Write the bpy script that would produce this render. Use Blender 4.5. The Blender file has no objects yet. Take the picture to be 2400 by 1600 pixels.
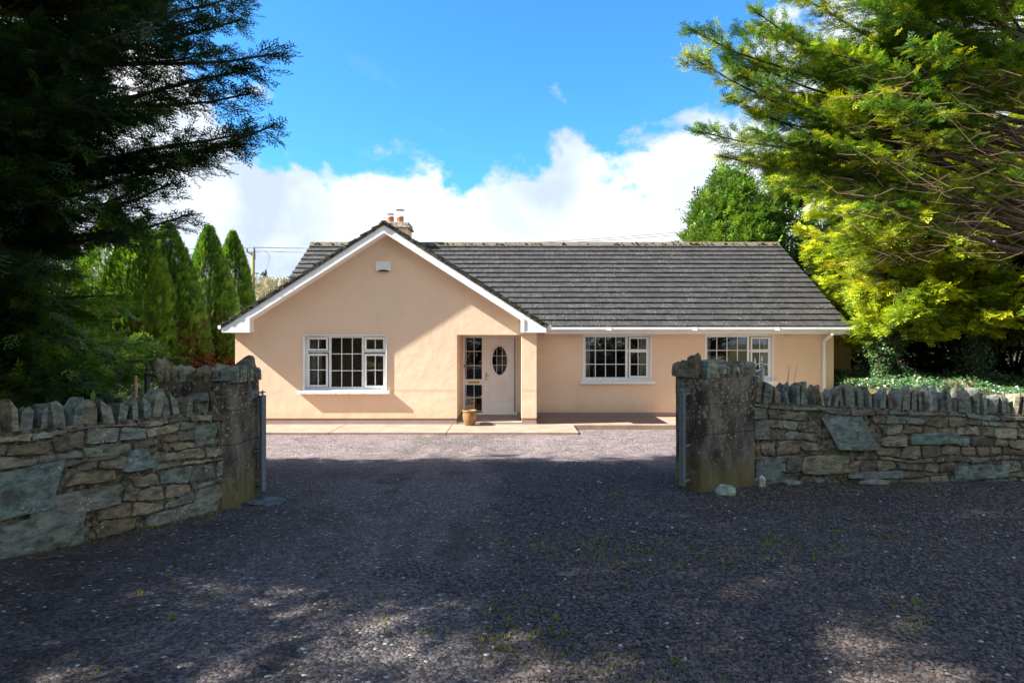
import bpy, math, random
import numpy as np
from mathutils import Vector, Matrix
random.seed(7); RNG = np.random.default_rng(11)
S = bpy.context.scene
COL = S.collection

# ------------------------------------------------------------------ camera, sky, sun, exposure
F = 1517.0                      # focal length in photo pixels (2400 wide)
CZ = 2.07                       # camera height above the footpath of the house
def P(px, py, D): return Vector(((px-1200)*D/F, D, CZ-(py-800)*D/F))
cam = bpy.data.cameras.new('Camera'); cam.sensor_width = 36; cam.lens = 36*F/2400
cam.clip_start = 0.05; cam.clip_end = 3000
co = bpy.data.objects.new('Camera', cam); COL.objects.link(co)
co.location = (0, 0, CZ); co.rotation_euler = (math.radians(90), 0, 0); S.camera = co

SUN_TRAVEL = Vector((5.9, 1.0, -4.85)).normalized()
SUN_ELEV = math.asin(-SUN_TRAVEL.z)
sl = bpy.data.lights.new('Sun', 'SUN'); sl.energy = 5.0; sl.angle = math.radians(0.5); sl.color = (1.0, 0.95, 0.86)
so = bpy.data.objects.new('Sun', sl); COL.objects.link(so)
so.rotation_euler = SUN_TRAVEL.to_track_quat('-Z', 'Y').to_euler(); so.location = (-30, -5, 30)
S.view_settings.view_transform = 'Standard'; S.view_settings.look = 'None'
S.view_settings.gamma = 1; S.view_settings.use_curve_mapping = False
S.view_settings.exposure = 2.0

class NT:
    def __init__(s, tree): s.t = tree; s.n = tree.nodes; s.l = tree.links
    def add(s, typ, **kw):
        n = s.n.new(typ)
        for k, v in kw.items():
            if k.startswith('i_'):
                k2 = k[2:]; k2 = int(k2) if k2.isdigit() else k2.replace('_', ' ')
                s.put(n.inputs[k2], v)
            else: setattr(n, k, v)
        return n
    def put(s, inp, v):
        if isinstance(v, bpy.types.NodeSocket): s.l.new(v, inp)
        elif isinstance(v, bpy.types.Node): s.l.new(v.outputs[0], inp)
        else: inp.default_value = v
    def math(s, op, a, b=0.0, c=None, clamp=False):
        n = s.n.new('ShaderNodeMath'); n.operation = op; n.use_clamp = clamp
        s.put(n.inputs[0], a); s.put(n.inputs[1], b)
        if c is not None: s.put(n.inputs[2], c)
        return n.outputs[0]
    def vmath(s, op, a, b=(0, 0, 0)):
        n = s.n.new('ShaderNodeVectorMath'); n.operation = op; s.put(n.inputs[0], a)
        if op == 'SCALE': s.put(n.inputs[3], b)
        else: s.put(n.inputs[1], b)
        return n.outputs[0]
    def mix(s, f, a, b, bt='MIX'):
        n = s.n.new('ShaderNodeMix'); n.data_type = 'RGBA'; n.blend_type = bt
        s.put(n.inputs[0], f); s.put(n.inputs[6], a); s.put(n.inputs[7], b); return n.outputs[2]
    def noise(s, vec, scale, detail=4, rough=.55, dist=0, out=0):
        n = s.n.new('ShaderNodeTexNoise'); s.put(n.inputs['Vector'], vec)
        n.inputs['Scale'].default_value = scale; n.inputs['Detail'].default_value = detail
        n.inputs['Roughness'].default_value = rough; n.inputs['Distortion'].default_value = dist
        return n.outputs[out]
    def voro(s, vec, scale, feature='F1', out='Distance', rand=1):
        n = s.n.new('ShaderNodeTexVoronoi'); n.feature = feature; s.put(n.inputs['Vector'], vec)
        n.inputs['Scale'].default_value = scale; n.inputs['Randomness'].default_value = rand
        return n.outputs[out]
    def ramp(s, f, stops):
        n = s.n.new('ShaderNodeValToRGB'); s.put(n.inputs[0], f); e = n.color_ramp.elements
        while len(e) < len(stops): e.new(.5)
        for i, (p, c) in enumerate(stops):
            e[i].position = p; e[i].color = (c, c, c, 1) if isinstance(c, (int, float)) else (*c, 1)
        return n.outputs[0]
    def sm(s, v, a, b):
        n = s.n.new('ShaderNodeMapRange'); n.interpolation_type = 'SMOOTHSTEP'
        s.put(n.inputs[0], v); n.inputs[1].default_value = a; n.inputs[2].default_value = b
        return n.outputs[0]

W = bpy.data.worlds.new('World'); S.world = W; W.use_nodes = True
w = NT(W.node_tree); w.n.clear()
sky = w.add('ShaderNodeTexSky', sky_type='NISHITA', sun_disc=False, sun_elevation=SUN_ELEV,
            sun_rotation=math.atan2(-SUN_TRAVEL.x, -SUN_TRAVEL.y), air_density=1.0, dust_density=0.6, ozone_density=3.0)
gen = w.add('ShaderNodeTexCoord').outputs['Generated']
sep = w.add('ShaderNodeSeparateXYZ', i_0=gen)
az = w.math('ARCTAN2', sep.outputs[0], sep.outputs[1])            # compass angle, 0 = behind the house
el = w.math('ARCSINE', sep.outputs[2])
# cloud bank height round the compass; unseen sides raised to whiten the shade
bank = w.ramp(w.math('MULTIPLY_ADD', az, 1/1.6, .5), [(0.0, .95), (.10, .80), (.17, .50), (.215, .36), (.285, .275), (.37, .28), (.435, .235), (.50, .262),
              (.58, .265), (.65, .27), (.71, .305), (.80, .48), (.90, .80), (1.0, .95)])
cv = w.vmath('MULTIPLY', gen, (1.0, 1.0, 1.45))
n1 = w.noise(cv, 5.2, 12, .56, .25)
n2 = w.noise(w.vmath('ADD', cv, (3.1, 1.7, .4)), 2.3, 10, .6, .6)
dens = w.math('ADD', w.math('MULTIPLY', w.math('SUBTRACT', bank, el), 5.2), w.math('ADD', w.math('MULTIPLY', w.math('SUBTRACT', n1, .5), 4.4), w.math('MULTIPLY', w.math('SUBTRACT', n2, .5), .9)))
dens = w.math('ADD', dens, w.math('MULTIPLY', w.sm(el, .27, .10), 1.9))
mask = w.sm(dens, -.08, .30)
wis = w.math('MULTIPLY', w.sm(w.noise(w.vmath('MULTIPLY', gen, (1, 1, 3)), 3.0, 10, .65, .8), .52, .78), w.sm(el, .55, .25))
mask = w.math('MAXIMUM', mask, w.math('MULTIPLY', wis, .35))
# cloud body: bright rims, soft grey-blue undersides
shade = w.noise(w.vmath('ADD', cv, (.7, 0, -.12)), 4.0, 6, .5, .3)
ccol = w.ramp(shade, [(.36, (1.0, 1.0, 1.0)), (.47, (.82, .88, .96)), (.61, (.52, .62, .76))])
lum = w.vmath('SCALE', ccol, 4.3)
skyc = w.vmath('MULTIPLY', sky.outputs[0], (.31, .76, 1.08))
skyc = w.vmath('SCALE', skyc, 1.0)
fin = w.mix(mask, skyc, lum)
bg = w.add('ShaderNodeBackground', i_0=fin, i_1=0.080)
w.l.new(bg.outputs[0], w.add('ShaderNodeOutputWorld').inputs[0])

# ------------------------------------------------------------------ helpers
WL = {}                                     # world location of every root / part
def tag(o, label=None, cat=None, group=None, kind=None):
    if label: o['label'] = label
    if cat: o['category'] = cat
    if group: o['group'] = group
    if kind: o['kind'] = kind
    return o
def root(name, loc, label, cat, group=None):
    o = bpy.data.objects.new(name, None); COL.objects.link(o); o.location = loc; o.empty_display_size = .2
    WL[o.name] = Vector(loc); return tag(o, label, cat, group)
def link(name, me, mat, parent=None, base=None):
    o = bpy.data.objects.new(name, me); COL.objects.link(o)
    me.materials.append(mat)
    if parent is not None: o.parent = parent; WL[o.name] = WL[parent.name]
    elif base is not None: o.location = base; WL[o.name] = Vector(base)
    else: WL[o.name] = Vector((0, 0, 0))
    return o
def copy_tree(o, parent=None):
    c = o.copy(); COL.objects.link(c); c.parent = parent
    WL[c.name] = WL[parent.name] if parent else WL[o.name]
    for ch in o.children: copy_tree(ch, c)
    return c
class MB:
    def __init__(s): s.v = []; s.f = []; s.c = []
    def add(s, vs, fs, col=None):
        b = len(s.v); s.v += [tuple(v) for v in vs]; s.f += [tuple(i+b for i in f) for f in fs]
        s.c += [col or (1, 1, 1)]*len(vs)
    def box(s, x0, x1, y0, y1, z0, z1, col=None):
        s.add([(x0, y0, z0), (x1, y0, z0), (x1, y1, z0), (x0, y1, z0), (x0, y0, z1), (x1, y0, z1), (x1, y1, z1), (x0, y1, z1)],
              [(0, 3, 2, 1), (4, 5, 6, 7), (0, 1, 5, 4), (1, 2, 6, 5), (2, 3, 7, 6), (3, 0, 4, 7)], col)
    def hexa(s, p, col=None): s.add(p, [(0, 3, 2, 1), (4, 5, 6, 7), (0, 1, 5, 4), (1, 2, 6, 5), (2, 3, 7, 6), (3, 0, 4, 7)], col)
    def prism_y(s, pts, y0, y1, col=None):          # polygon in x,z (counter-clockwise seen from -y) extruded along y
        n = len(pts); vs = [(x, y0, z) for x, z in pts]+[(x, y1, z) for x, z in pts]
        s.add(vs, [tuple(range(n)), tuple(range(2*n-1, n-1, -1))]+[(i, i+n, (i+1) % n+n, (i+1) % n) for i in range(n)], col)
    def prism_x(s, pts, x0, x1, col=None):          # polygon in y,z
        n = len(pts); vs = [(x0, y, z) for y, z in pts]+[(x1, y, z) for y, z in pts]
        s.add(vs, [tuple(range(n-1, -1, -1)), tuple(range(n, 2*n))]+[(i, (i+1) % n, (i+1) % n+n, i+n) for i in range(n)], col)
    def prism_z(s, pts, z0, z1, col=None):
        n = len(pts); vs = [(x, y, z0) for x, y in pts]+[(x, y, z1) for x, y in pts]
        s.add(vs, [tuple(range(n-1, -1, -1)), tuple(range(n, 2*n))]+[(i, (i+1) % n, (i+1) % n+n, i+n) for i in range(n)], col)
    def tube(s, pts, rad, n=8, col=None, caps=True):
        pts = [Vector(p) for p in pts]; m = len(pts)
        rad = rad if isinstance(rad, (list, tuple)) else [rad]*m
        vs = []; up = None
        for i, p in enumerate(pts):
            t = (pts[min(i+1, m-1)]-pts[max(i-1, 0)]).normalized()
            if up is None: up = Vector((0, 0, 1)) if abs(t.z) < .9 else Vector((1, 0, 0))
            a = t.cross(up).normalized(); b = a.cross(t).normalized(); up = b
            for k in range(n):
                th = 2*math.pi*k/n; vs.append(p+(a*math.cos(th)+b*math.sin(th))*rad[i])
        fs = [(i*n+k, i*n+(k+1) % n, (i+1)*n+(k+1) % n, (i+1)*n+k) for i in range(m-1) for k in range(n)]
        if caps: fs += [tuple(range(n-1, -1, -1)), tuple(range((m-1)*n, m*n))]
        s.add(vs, fs, col)
    def lathe(s, c, prof, n=24, col=None):           # prof: (r, z) list
        vs = []
        for r, z in prof:
            for k in range(n):
                th = 2*math.pi*k/n; vs.append((c[0]+r*math.cos(th), c[1]+r*math.sin(th), c[2]+z))
        s.add(vs, [(i*n+k, i*n+(k+1) % n, (i+1)*n+(k+1) % n, (i+1)*n+k) for i in range(len(prof)-1) for k in range(n)], col)
    def build(s, name, mat, parent=None, base=None, smooth=False, bevel=0):
        off = WL[parent.name] if parent is not None else Vector(base or (0, 0, 0))
        me = bpy.data.meshes.new(name)
        me.from_pydata([(v[0]-off.x, v[1]-off.y, v[2]-off.z) for v in s.v], [], s.f); me.validate()
        if any(c != (1, 1, 1) for c in s.c):
            a = me.color_attributes.new('Col', 'FLOAT_COLOR', 'POINT')
            a.data.foreach_set('color', np.array([(*c, 1) for c in s.c], dtype=np.float32).ravel())
        if smooth: me.polygons.foreach_set('use_smooth', [True]*len(me.polygons))
        o = link(name, me, mat, parent, base)
        if bevel:
            m = o.modifiers.new('bevel', 'BEVEL'); m.width = bevel; m.segments = 2; m.limit_method = 'ANGLE'; m.angle_limit = math.radians(40)
        return o
def tri_mesh(name, V, T, mat, parent, col=None, base=None):          # numpy triangle mesh
    off = np.array(WL[parent.name] if parent is not None else (base or (0, 0, 0)), dtype=np.float32)
    me = bpy.data.meshes.new(name); nv = len(V); nf = len(T)
    me.vertices.add(nv); me.vertices.foreach_set('co', (V-off).astype(np.float32).ravel())
    me.loops.add(nf*3); me.loops.foreach_set('vertex_index', T.astype(np.int32).ravel())
    me.polygons.add(nf); me.polygons.foreach_set('loop_start', np.arange(0, nf*3, 3, dtype=np.int32))
    me.polygons.foreach_set('loop_total', np.full(nf, 3, dtype=np.int32))
    if col is not None:
        a = me.color_attributes.new('Col', 'FLOAT_COLOR', 'POINT')
        a.data.foreach_set('color', np.concatenate([col, np.ones((nv, 1))], 1).astype(np.float32).ravel())
    me.update(); return link(name, me, mat, parent, base)

# ------------------------------------------------------------------ materials
def mat(name, fn):
    m = bpy.data.materials.new(name); m.use_nodes = True; t = NT(m.node_tree); t.n.clear()
    p = t.add('ShaderNodeBsdfPrincipled'); o = t.add('ShaderNodeOutputMaterial'); t.l.new(p.outputs[0], o.inputs[0])
    t.p = p; t.o = o; t.pos = t.add('ShaderNodeNewGeometry').outputs['Position']; fn(t); return m
def bump(t, h, strength=.5, dist=.02, prev=None):
    b = t.add('ShaderNodeBump'); b.inputs['Strength'].default_value = strength; b.inputs['Distance'].default_value = dist
    t.put(b.inputs['Height'], h)
    if prev is not None: t.l.new(prev, b.inputs['Normal'])
    t.l.new(b.outputs[0], t.p.inputs['Normal']); return b.outputs[0]
def setc(t, c, rough=.8, spec=.3, metal=0):
    t.put(t.p.inputs['Base Color'], c if not isinstance(c, tuple) else (*c, 1)); t.put(t.p.inputs['Roughness'], rough)
    t.p.inputs['Specular IOR Level'].default_value = spec; t.p.inputs['Metallic'].default_value = metal
def plain(name, c, rough=.6, spec=.3, metal=0, var=.12, vs=6.0, bmp=0):
    def fn(t):
        n = t.noise(t.pos, vs, 5)
        cc = t.mix(n, tuple([x*(1-var) for x in c]+[1]), tuple([min(1, x*(1+var)) for x in c]+[1]))
        setc(t, cc, rough, spec, metal)
        if bmp: bump(t, t.noise(t.pos, vs*12, 4), bmp, .01)
    return mat(name, fn)
def m_plaster(name, base):
    def fn(t):
        a = t.noise(t.pos, .9, 5, .6); b = t.noise(t.pos, 7, 6, .65)
        st = t.noise(t.vmath('MULTIPLY', t.pos, (3, 3, .35)), 1.6, 6, .65)
        c = t.mix(t.sm(a, .3, .7), (*[x*.94 for x in base], 1), (*base, 1))
        c = t.mix(t.math('MULTIPLY', t.sm(b, .55, .75), .22), c, (*[x*.82 for x in base], 1))
        c = t.mix(t.math('MULTIPLY', t.sm(st, .54, .74), .22), c, (base[0]*.74, base[1]*.72, base[2]*.72, 1))
        z = t.add('ShaderNodeSeparateXYZ', i_0=t.pos).outputs[2]
        dirt = t.math('MULTIPLY', t.sm(t.math('ADD', z, t.math('MULTIPLY', t.noise(t.pos, 3.5, 5), .5)), .75, .25), .55)
        c = t.mix(dirt, c, (base[0]*.72, base[1]*.66, base[2]*.62, 1))
        setc(t, c, .92, .15)
        h = t.math('ADD', t.math('MULTIPLY', t.noise(t.pos, 2.6, 5, .6), 1.0), t.math('MULTIPLY', t.noise(t.pos, 90, 3), .05))
        bump(t, h, .35, .035)
    return mat(name, fn)
PLASTER = m_plaster('peach render', (.82, .605, .43))
PLASTER2 = m_plaster('ochre render', (.72, .46, .20))
PLINTH = plain('plinth paint', (.30, .235, .21), .85, .2, var=.15, vs=4, bmp=.3)
def _upvc(t):
    n = t.noise(t.pos, 2.0, 6, .6)
    setc(t, t.mix(t.sm(n, .45, .8), (.86, .865, .87, 1), (.76, .765, .75, 1)), .35, .4)
UPVC = mat('white upvc', _upvc)
def _sill(t):
    n = t.noise(t.vmath('MULTIPLY', t.pos, (1, 1, 2.2)), 14, 8, .7)
    setc(t, t.mix(t.sm(n, .57, .64), (.78, .78, .76, 1), (.32, .30, .22, 1)), .8, .2); bump(t, n, .3, .01)
SILL = mat('flaking painted sill', _sill)
SILL2 = plain('white painted sill', (.76, .76, .74), .6)
BRASS = plain('brass', (.62, .43, .14), .3, .5, .9)
BLACK = plain('black plastic', (.015, .015, .015), .4)
GALV = None
def _galv(t):
    n = t.noise(t.pos, 22, 6, .7); n2 = t.voro(t.pos, 60)
    setc(t, t.mix(n, (.045, .062, .066, 1), (.22, .26, .27, 1)), .6, .4, .2)
GALV = mat('galvanised steel', _galv)
IRON = plain('dark painted iron', (.035, .040, .045), .45, .5, .3)
SILV = plain('silver painted iron', (.42, .43, .44), .4, .5, .5)
def _glass(t):
    g = t.add('ShaderNodeBsdfGlossy', i_Color=(.95, .98, 1, 1), i_Roughness=.012)
    tr = t.add('ShaderNodeBsdfTransparent', i_Color=(.82, .84, .82, 1))
    f = t.add('ShaderNodeFresnel', i_IOR=1.55)
    nb = t.add('ShaderNodeBump', i_Strength=.08, i_Distance=.02, i_Height=t.noise(t.pos, 1.6, 2)); t.l.new(nb.outputs[0], g.inputs['Normal'])
    mx = t.add('ShaderNodeMixShader'); t.put(mx.inputs[0], t.math('MULTIPLY_ADD', f.outputs[0], 1.5, .01)); t.l.new(tr.outputs[0], mx.inputs[1]); t.l.new(g.outputs[0], mx.inputs[2])
    t.l.new(mx.outputs[0], t.o.inputs[0])
GLASS = mat('window glass', _glass)
ROOM = plain('dark room shade', (.045, .030, .024), .9, .1)  # dimness of the unlit rooms put into a near-black colour
CURT = plain('cream curtain', (.80, .77, .68), .9, .1)
def _tile(t):
    vc = t.add('ShaderNodeVertexColor', layer_name='Col').outputs[0]
    n = t.noise(t.pos, 5, 8, .7); n2 = t.noise(t.pos, 38, 5, .7)
    c = t.mix(t.sm(n, .35, .75), (.027, .0265, .027, 1), (.054, .052, .050, 1))
    c = t.mix(t.math('MULTIPLY', t.sm(n2, .62, .7), .8), c, (.22, .21, .18, 1))
    sp = t.voro(t.pos, 13); sc = t.noise(t.pos, 1.3, 3)
    c = t.mix(t.math('MULTIPLY', t.sm(sp, .16, .09), t.sm(sc, .38, .55)), c, (.45, .43, .38, 1))
    c = t.mix(1, c, vc, 'MULTIPLY')
    m = t.noise(t.pos, 9, 6, .7)
    c = t.mix(t.sm(m, .66, .72), c, (.10, .085, .02, 1))
    setc(t, c, .72, .35); bump(t, n2, .4, .006)
TILE = mat('grey concrete roof tiles', _tile)
def _verge(t):
    n = t.noise(t.pos, 14, 8, .7); n2 = t.noise(t.pos, 4, 6, .7)
    c = t.mix(t.sm(n, .35, .65), (.022, .020, .018, 1), (.11, .10, .085, 1))
    c = t.mix(t.sm(n2, .57, .66), c, (.16, .125, .022, 1)); setc(t, c, .9, .1); bump(t, n, .8, .02)
VERGE = mat('mossy verge mortar', _verge)
def _ridge(t):
    n = t.noise(t.pos, 11, 8, .7); n2 = t.noise(t.vmath('ADD', t.pos, (5, 2, 9)), 5.5, 7, .75)
    c = t.mix(n, (.05, .047, .042, 1), (.19, .175, .15, 1))
    c = t.mix(t.sm(n2, .50, .60), c, (.19, .12, .03, 1)); c = t.mix(t.sm(n2, .62, .7), c, (.07, .07, .02, 1)); setc(t, c, .9, .1); bump(t, n, .5, .02)
RIDGE = mat('lichened ridge tiles', _ridge)
MOSS = plain('roof moss', (.085, .075, .025), .95, .05, var=.5, vs=30)
def _cap(t):
    n = t.noise(t.pos, 16, 8, .75); c = t.mix(t.sm(n, .42, .62), (.48, .44, .36, 1), (.07, .07, .05, 1)); setc(t, c, .9, .1); bump(t, n, .4, .02)
CAP = mat('lichened chimney cap', _cap)
TERRA = plain('terracotta', (.42, .15, .075), .8, .2, var=.2, vs=14)
def _conc(t):                                    # weathered concrete with pale lichen rosettes
    v = t.vmath('MULTIPLY', t.pos, (1, 1, .45))
    n = t.noise(v, 5, 8, .65); n2 = t.noise(t.pos, 40, 5, .7); big = t.noise(t.pos, 1.7, 4)
    c = t.mix(t.sm(n, .32, .68), (.028, .026, .023, 1), (.17, .152, .122, 1))
    wob = t.vmath('ADD', t.pos, t.vmath('SCALE', t.noise(t.pos, 24, 4, out=1), .045))
    z = t.add('ShaderNodeSeparateXYZ', i_0=t.pos).outputs[2]
    hi = t.sm(z, .9, 1.6)
    r1 = t.math('MULTIPLY', t.sm(t.voro(wob, 19), .36, .26), t.sm(t.math('ADD', t.noise(t.pos, 4, 4), t.math('MULTIPLY', hi, .22)), .50, .62))
    c = t.mix(t.math('MULTIPLY', r1, .85), c, (.27, .22, .14, 1))
    r2 = t.math('MULTIPLY', t.sm(t.voro(wob, 46), .28, .18), t.sm(t.noise(t.pos, 6, 4), .5, .62))
    c = t.mix(r2, c, (.34, .33, .27, 1))
    c = t.mix(t.math('MULTIPLY', t.sm(t.math('ADD', z, t.math('MULTIPLY', t.noise(t.pos, 5, 5), .5)), 1.1, .6), .7), c, (.12, .105, .035, 1))
    jn = t.math('ADD', z, t.math('MULTIPLY', t.noise(t.pos, 7, 4), .03))
    cr = t.math('MAXIMUM', t.sm(t.math('ABSOLUTE', t.math('SUBTRACT', jn, 1.003)), .007, .002), t.sm(t.math('ABSOLUTE', t.math('SUBTRACT', jn, 1.36)), .005, .0015))
    c = t.mix(t.math('MULTIPLY', cr, .7), c, (.02, .02, .018, 1))
    c = t.mix(t.math('MULTIPLY', t.sm(t.voro(t.pos, 9), .09, .05), 1), c, (.5, .5, .48, 1))
    setc(t, c, .93, .15)
    bump(t, t.math('SUBTRACT', t.math('ADD', n, t.math('MULTIPLY', n2, .5)), t.math('MULTIPLY', cr, .8)), .55, .018)
CONC = mat('lichened concrete', _conc)
def _stone(t):
    vc = t.add('ShaderNodeVertexColor', layer_name='Col').outputs[0]
    n = t.noise(t.vmath('MULTIPLY', t.pos, (1, 1, 2.2)), 9, 8, .7, .4); n2 = t.noise(t.pos, 55, 6, .7)
    c = t.mix(t.sm(n, .25, .75), t.mix(1, vc, (.36, .35, .325, 1), 'MULTIPLY'), t.mix(1, vc, (1.75, 1.75, 1.70, 1), 'MULTIPLY'))
    d = t.noise(t.vmath('ADD', t.pos, (9, 3, 1)), 4, 8, .7)
    c = t.mix(t.math('MULTIPLY', t.sm(d, .52, .66), .75), c, (.045, .040, .034, 1))
    wob = t.vmath('ADD', t.pos, t.vmath('SCALE', t.noise(t.pos, 30, 3, out=1), .03))
    r = t.math('MULTIPLY', t.sm(t.voro(wob, 26), .30, .2), t.sm(t.noise(t.pos, 3.2, 4), .50, .6))
    c = t.mix(t.math('MULTIPLY', r, .75), c, (.36, .37, .33, 1))
    mo = t.noise(t.vmath('ADD', t.pos, (2, 8, 5)), 5.5, 7, .7)
    c = t.mix(t.math('MULTIPLY', t.sm(mo, .60, .70), .65), c, (.11, .12, .035, 1))
    setc(t, c, .85, .25); bump(t, t.math('ADD', n, t.math('MULTIPLY', n2, .4)), .8, .014)
STONE = mat('slate rubble', _stone)
def _mortar(t):
    n = t.noise(t.pos, 18, 8, .7); m = t.noise(t.pos, 3, 6, .7)
    c = t.mix(t.sm(n, .35, .68), (.022, .019, .014, 1), (.24, .215, .165, 1)); c = t.mix(t.math('MULTIPLY', t.sm(m, .5, .6), .7), c, (.055, .060, .022, 1))
    setc(t, c, .95, .1); bump(t, n, 1, .03)
MORTAR = mat('old mortar', _mortar)
def _grav(t):
    big = t.noise(t.pos, .55, 5, .6); mid = t.noise(t.pos, 2.3, 6, .65)
    ce = t.voro(t.pos, 52, 'F1', 'Color'); cd = t.voro(t.pos, 52); f2 = t.voro(t.pos, 130, 'F1', 'Color')
    v = t.add('ShaderNodeSeparateColor', i_0=ce).outputs[0]; v2 = t.add('ShaderNodeSeparateColor', i_0=f2).outputs[1]
    y = t.add('ShaderNodeSeparateXYZ', i_0=t.pos).outputs[1]
    sunlit = t.sm(y, 8.5, 12.5)  # sunlit strip before the house put into the gravel colour
    loose = t.sm(t.math('ADD', mid, t.math('MULTIPLY', big, .6)), .68, .86)
    sx = t.add('ShaderNodeSeparateXYZ', i_0=t.pos).outputs[0]
    trk = t.math('ADD', sx, t.math('MULTIPLY', t.math('SUBTRACT', t.noise(t.pos, .8, 3), .5), 2.2))
    packed = t.math('MULTIPLY', t.math('MULTIPLY', t.sm(trk, -2.6, -1.6), t.sm(trk, .35, -.35)), t.sm(t.noise(t.vmath('MULTIPLY', t.pos, (2.2, .7, 1)), 1.2, 5), .38, .55))
    base = t.mix(sunlit, (.060, .051, .047, 1), (.185, .150, .152, 1))
    dk = t.mix(sunlit, (.031, .027, .024, 1), (.115, .092, .092, 1))
    c = t.mix(t.sm(mid, .35, .7), base, dk)
    c = t.mix(t.math('MULTIPLY', t.sm(big, .50, .66), .45), c, t.mix(sunlit, (.082, .075, .078, 1), (.22, .18, .18, 1)))
    c = t.mix(t.math('MULTIPLY', packed, .8), c, (.100, .085, .083, 1))
    c = t.mix(1, c, t.ramp(v, [(0, .30), (.5, .85), (1, 1.7)]), 'MULTIPLY')
    c = t.mix(.6, c, t.mix(1, c, t.ramp(v2, [(0, .35), (1, 1.9)]), 'MULTIPLY'))
    c = t.mix(t.sm(v, .985, .99), c, (.36, .36, .34, 1))
    g = t.math('MULTIPLY', t.sm(t.math('ADD', t.noise(t.pos, 3.3, 7, .75), t.math('MULTIPLY', t.sm(sx, .2, 2.5), .06)), .60, .72), .6)
    c = t.mix(g, c, (.045, .050, .014, 1))
    setc(t, c, .8, .25)
    h = t.math('ADD', t.math('MULTIPLY', cd, -1.0), t.math('MULTIPLY', v, .8))
    bump(t, h, .9, .012)
GRAVEL = mat('loose dark gravel', _grav)
def _peb(t):
    vc = t.add('ShaderNodeVertexColor', layer_name='Col').outputs[0]
    n = t.noise(t.pos, 160, 3); setc(t, t.mix(1, vc, t.ramp(n, [(.3, .75), (.7, 1.2)]), 'MULTIPLY'), .7, .35)
PEB = mat('gravel chips', _peb)
def _path(t):
    n = t.noise(t.pos, 2.2, 6, .65); n2 = t.noise(t.pos, 90, 3, .7); n3 = t.noise(t.pos, 8, 6, .7)
    c = t.mix(t.sm(n, .3, .7), (.26, .175, .135, 1), (.38, .27, .21, 1)); c = t.mix(t.math('MULTIPLY', t.sm(n3, .56, .68), .4), c, (.14, .10, .07, 1))
    c = t.mix(t.math('MULTIPLY', n2, .5), c, (.18, .13, .10, 1)); setc(t, c, .9, .15); bump(t, n2, .5, .006)
PATH = mat('pink concrete path', _path)
PORCH = plain('grey concrete', (.27, .235, .205), .9, .15, var=.25, vs=3, bmp=.3)
def _soil(t):
    n = t.noise(t.pos, 1.1, 7, .65); n2 = t.noise(t.pos, 22, 6, .7)
    c = t.mix(t.sm(n, .42, .6), (.085, .060, .040, 1), (.055, .085, .020, 1)); c = t.mix(t.math('MULTIPLY', n2, .6), c, (.16, .12, .08, 1))
    setc(t, c, .95, .1); bump(t, n2, .8, .04)
SOIL = mat('soil and rough grass', _soil)
def m_leaf(name, trans=.35, rough=.5, gain=1.0):
    def fn(t):
        vc = t.add('ShaderNodeVertexColor', layer_name='Col').outputs[0]
        n = t.noise(t.pos, 2.2, 4)
        c = t.mix(1, vc, t.ramp(n, [(.3, .72*gain), (.7, 1.25*gain)]), 'MULTIPLY')
        setc(t, c, rough, .3)
        tr = t.add('ShaderNodeBsdfTranslucent', i_Color=t.mix(1, c, (1.25, 1.2, .55, 1), 'MULTIPLY'))
        mx = t.add('ShaderNodeMixShader', i_0=trans); t.l.new(t.p.outputs[0], mx.inputs[1]); t.l.new(tr.outputs[0], mx.inputs[2]); t.l.new(mx.outputs[0], t.o.inputs[0])
    return mat(name, fn)
LEAF = m_leaf('conifer foliage'); IVY = m_leaf('ivy leaves', .1, .3); GRASS = m_leaf('grass blades', .4)
def _bark(t):
    n = t.noise(t.vmath('MULTIPLY', t.pos, (1, 1, .25)), 22, 7, .7)
    setc(t, t.mix(t.sm(n, .3, .7), (.045, .034, .026, 1), (.135, .108, .082, 1)), .9, .1); bump(t, n, .8, .03)
BARK = mat('cypress bark', _bark)
TWIG = plain('dry twigs', (.16, .105, .07), .9, .1, var=.35, vs=4)
DEAD = m_leaf('dead brown foliage', .2, .9)
POLE = plain('creosoted pole', (.22, .20, .09), .9, .1, var=.4, vs=3)
TEAL = plain('teal steel', (.16, .33, .32), .6)
WIREM = plain('grey cable', (.10, .11, .13), .6)
GLAZE = None
def _glaze(t):
    n = t.noise(t.vmath('MULTIPLY', t.pos, (1, 1, .3)), 20, 5, .6); setc(t, t.mix(t.sm(n, .35, .7), (.27, .15, .055, 1), (.15, .085, .035, 1)), .28, .5)
GLAZE = mat('glazed ochre pot', _glaze)
DIRT = plain('potting soil', (.13, .045, .02), .95, .1, var=.3, vs=30)
GREYP = plain('pale alarm plastic', (.76, .79, .73), .45)

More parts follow.
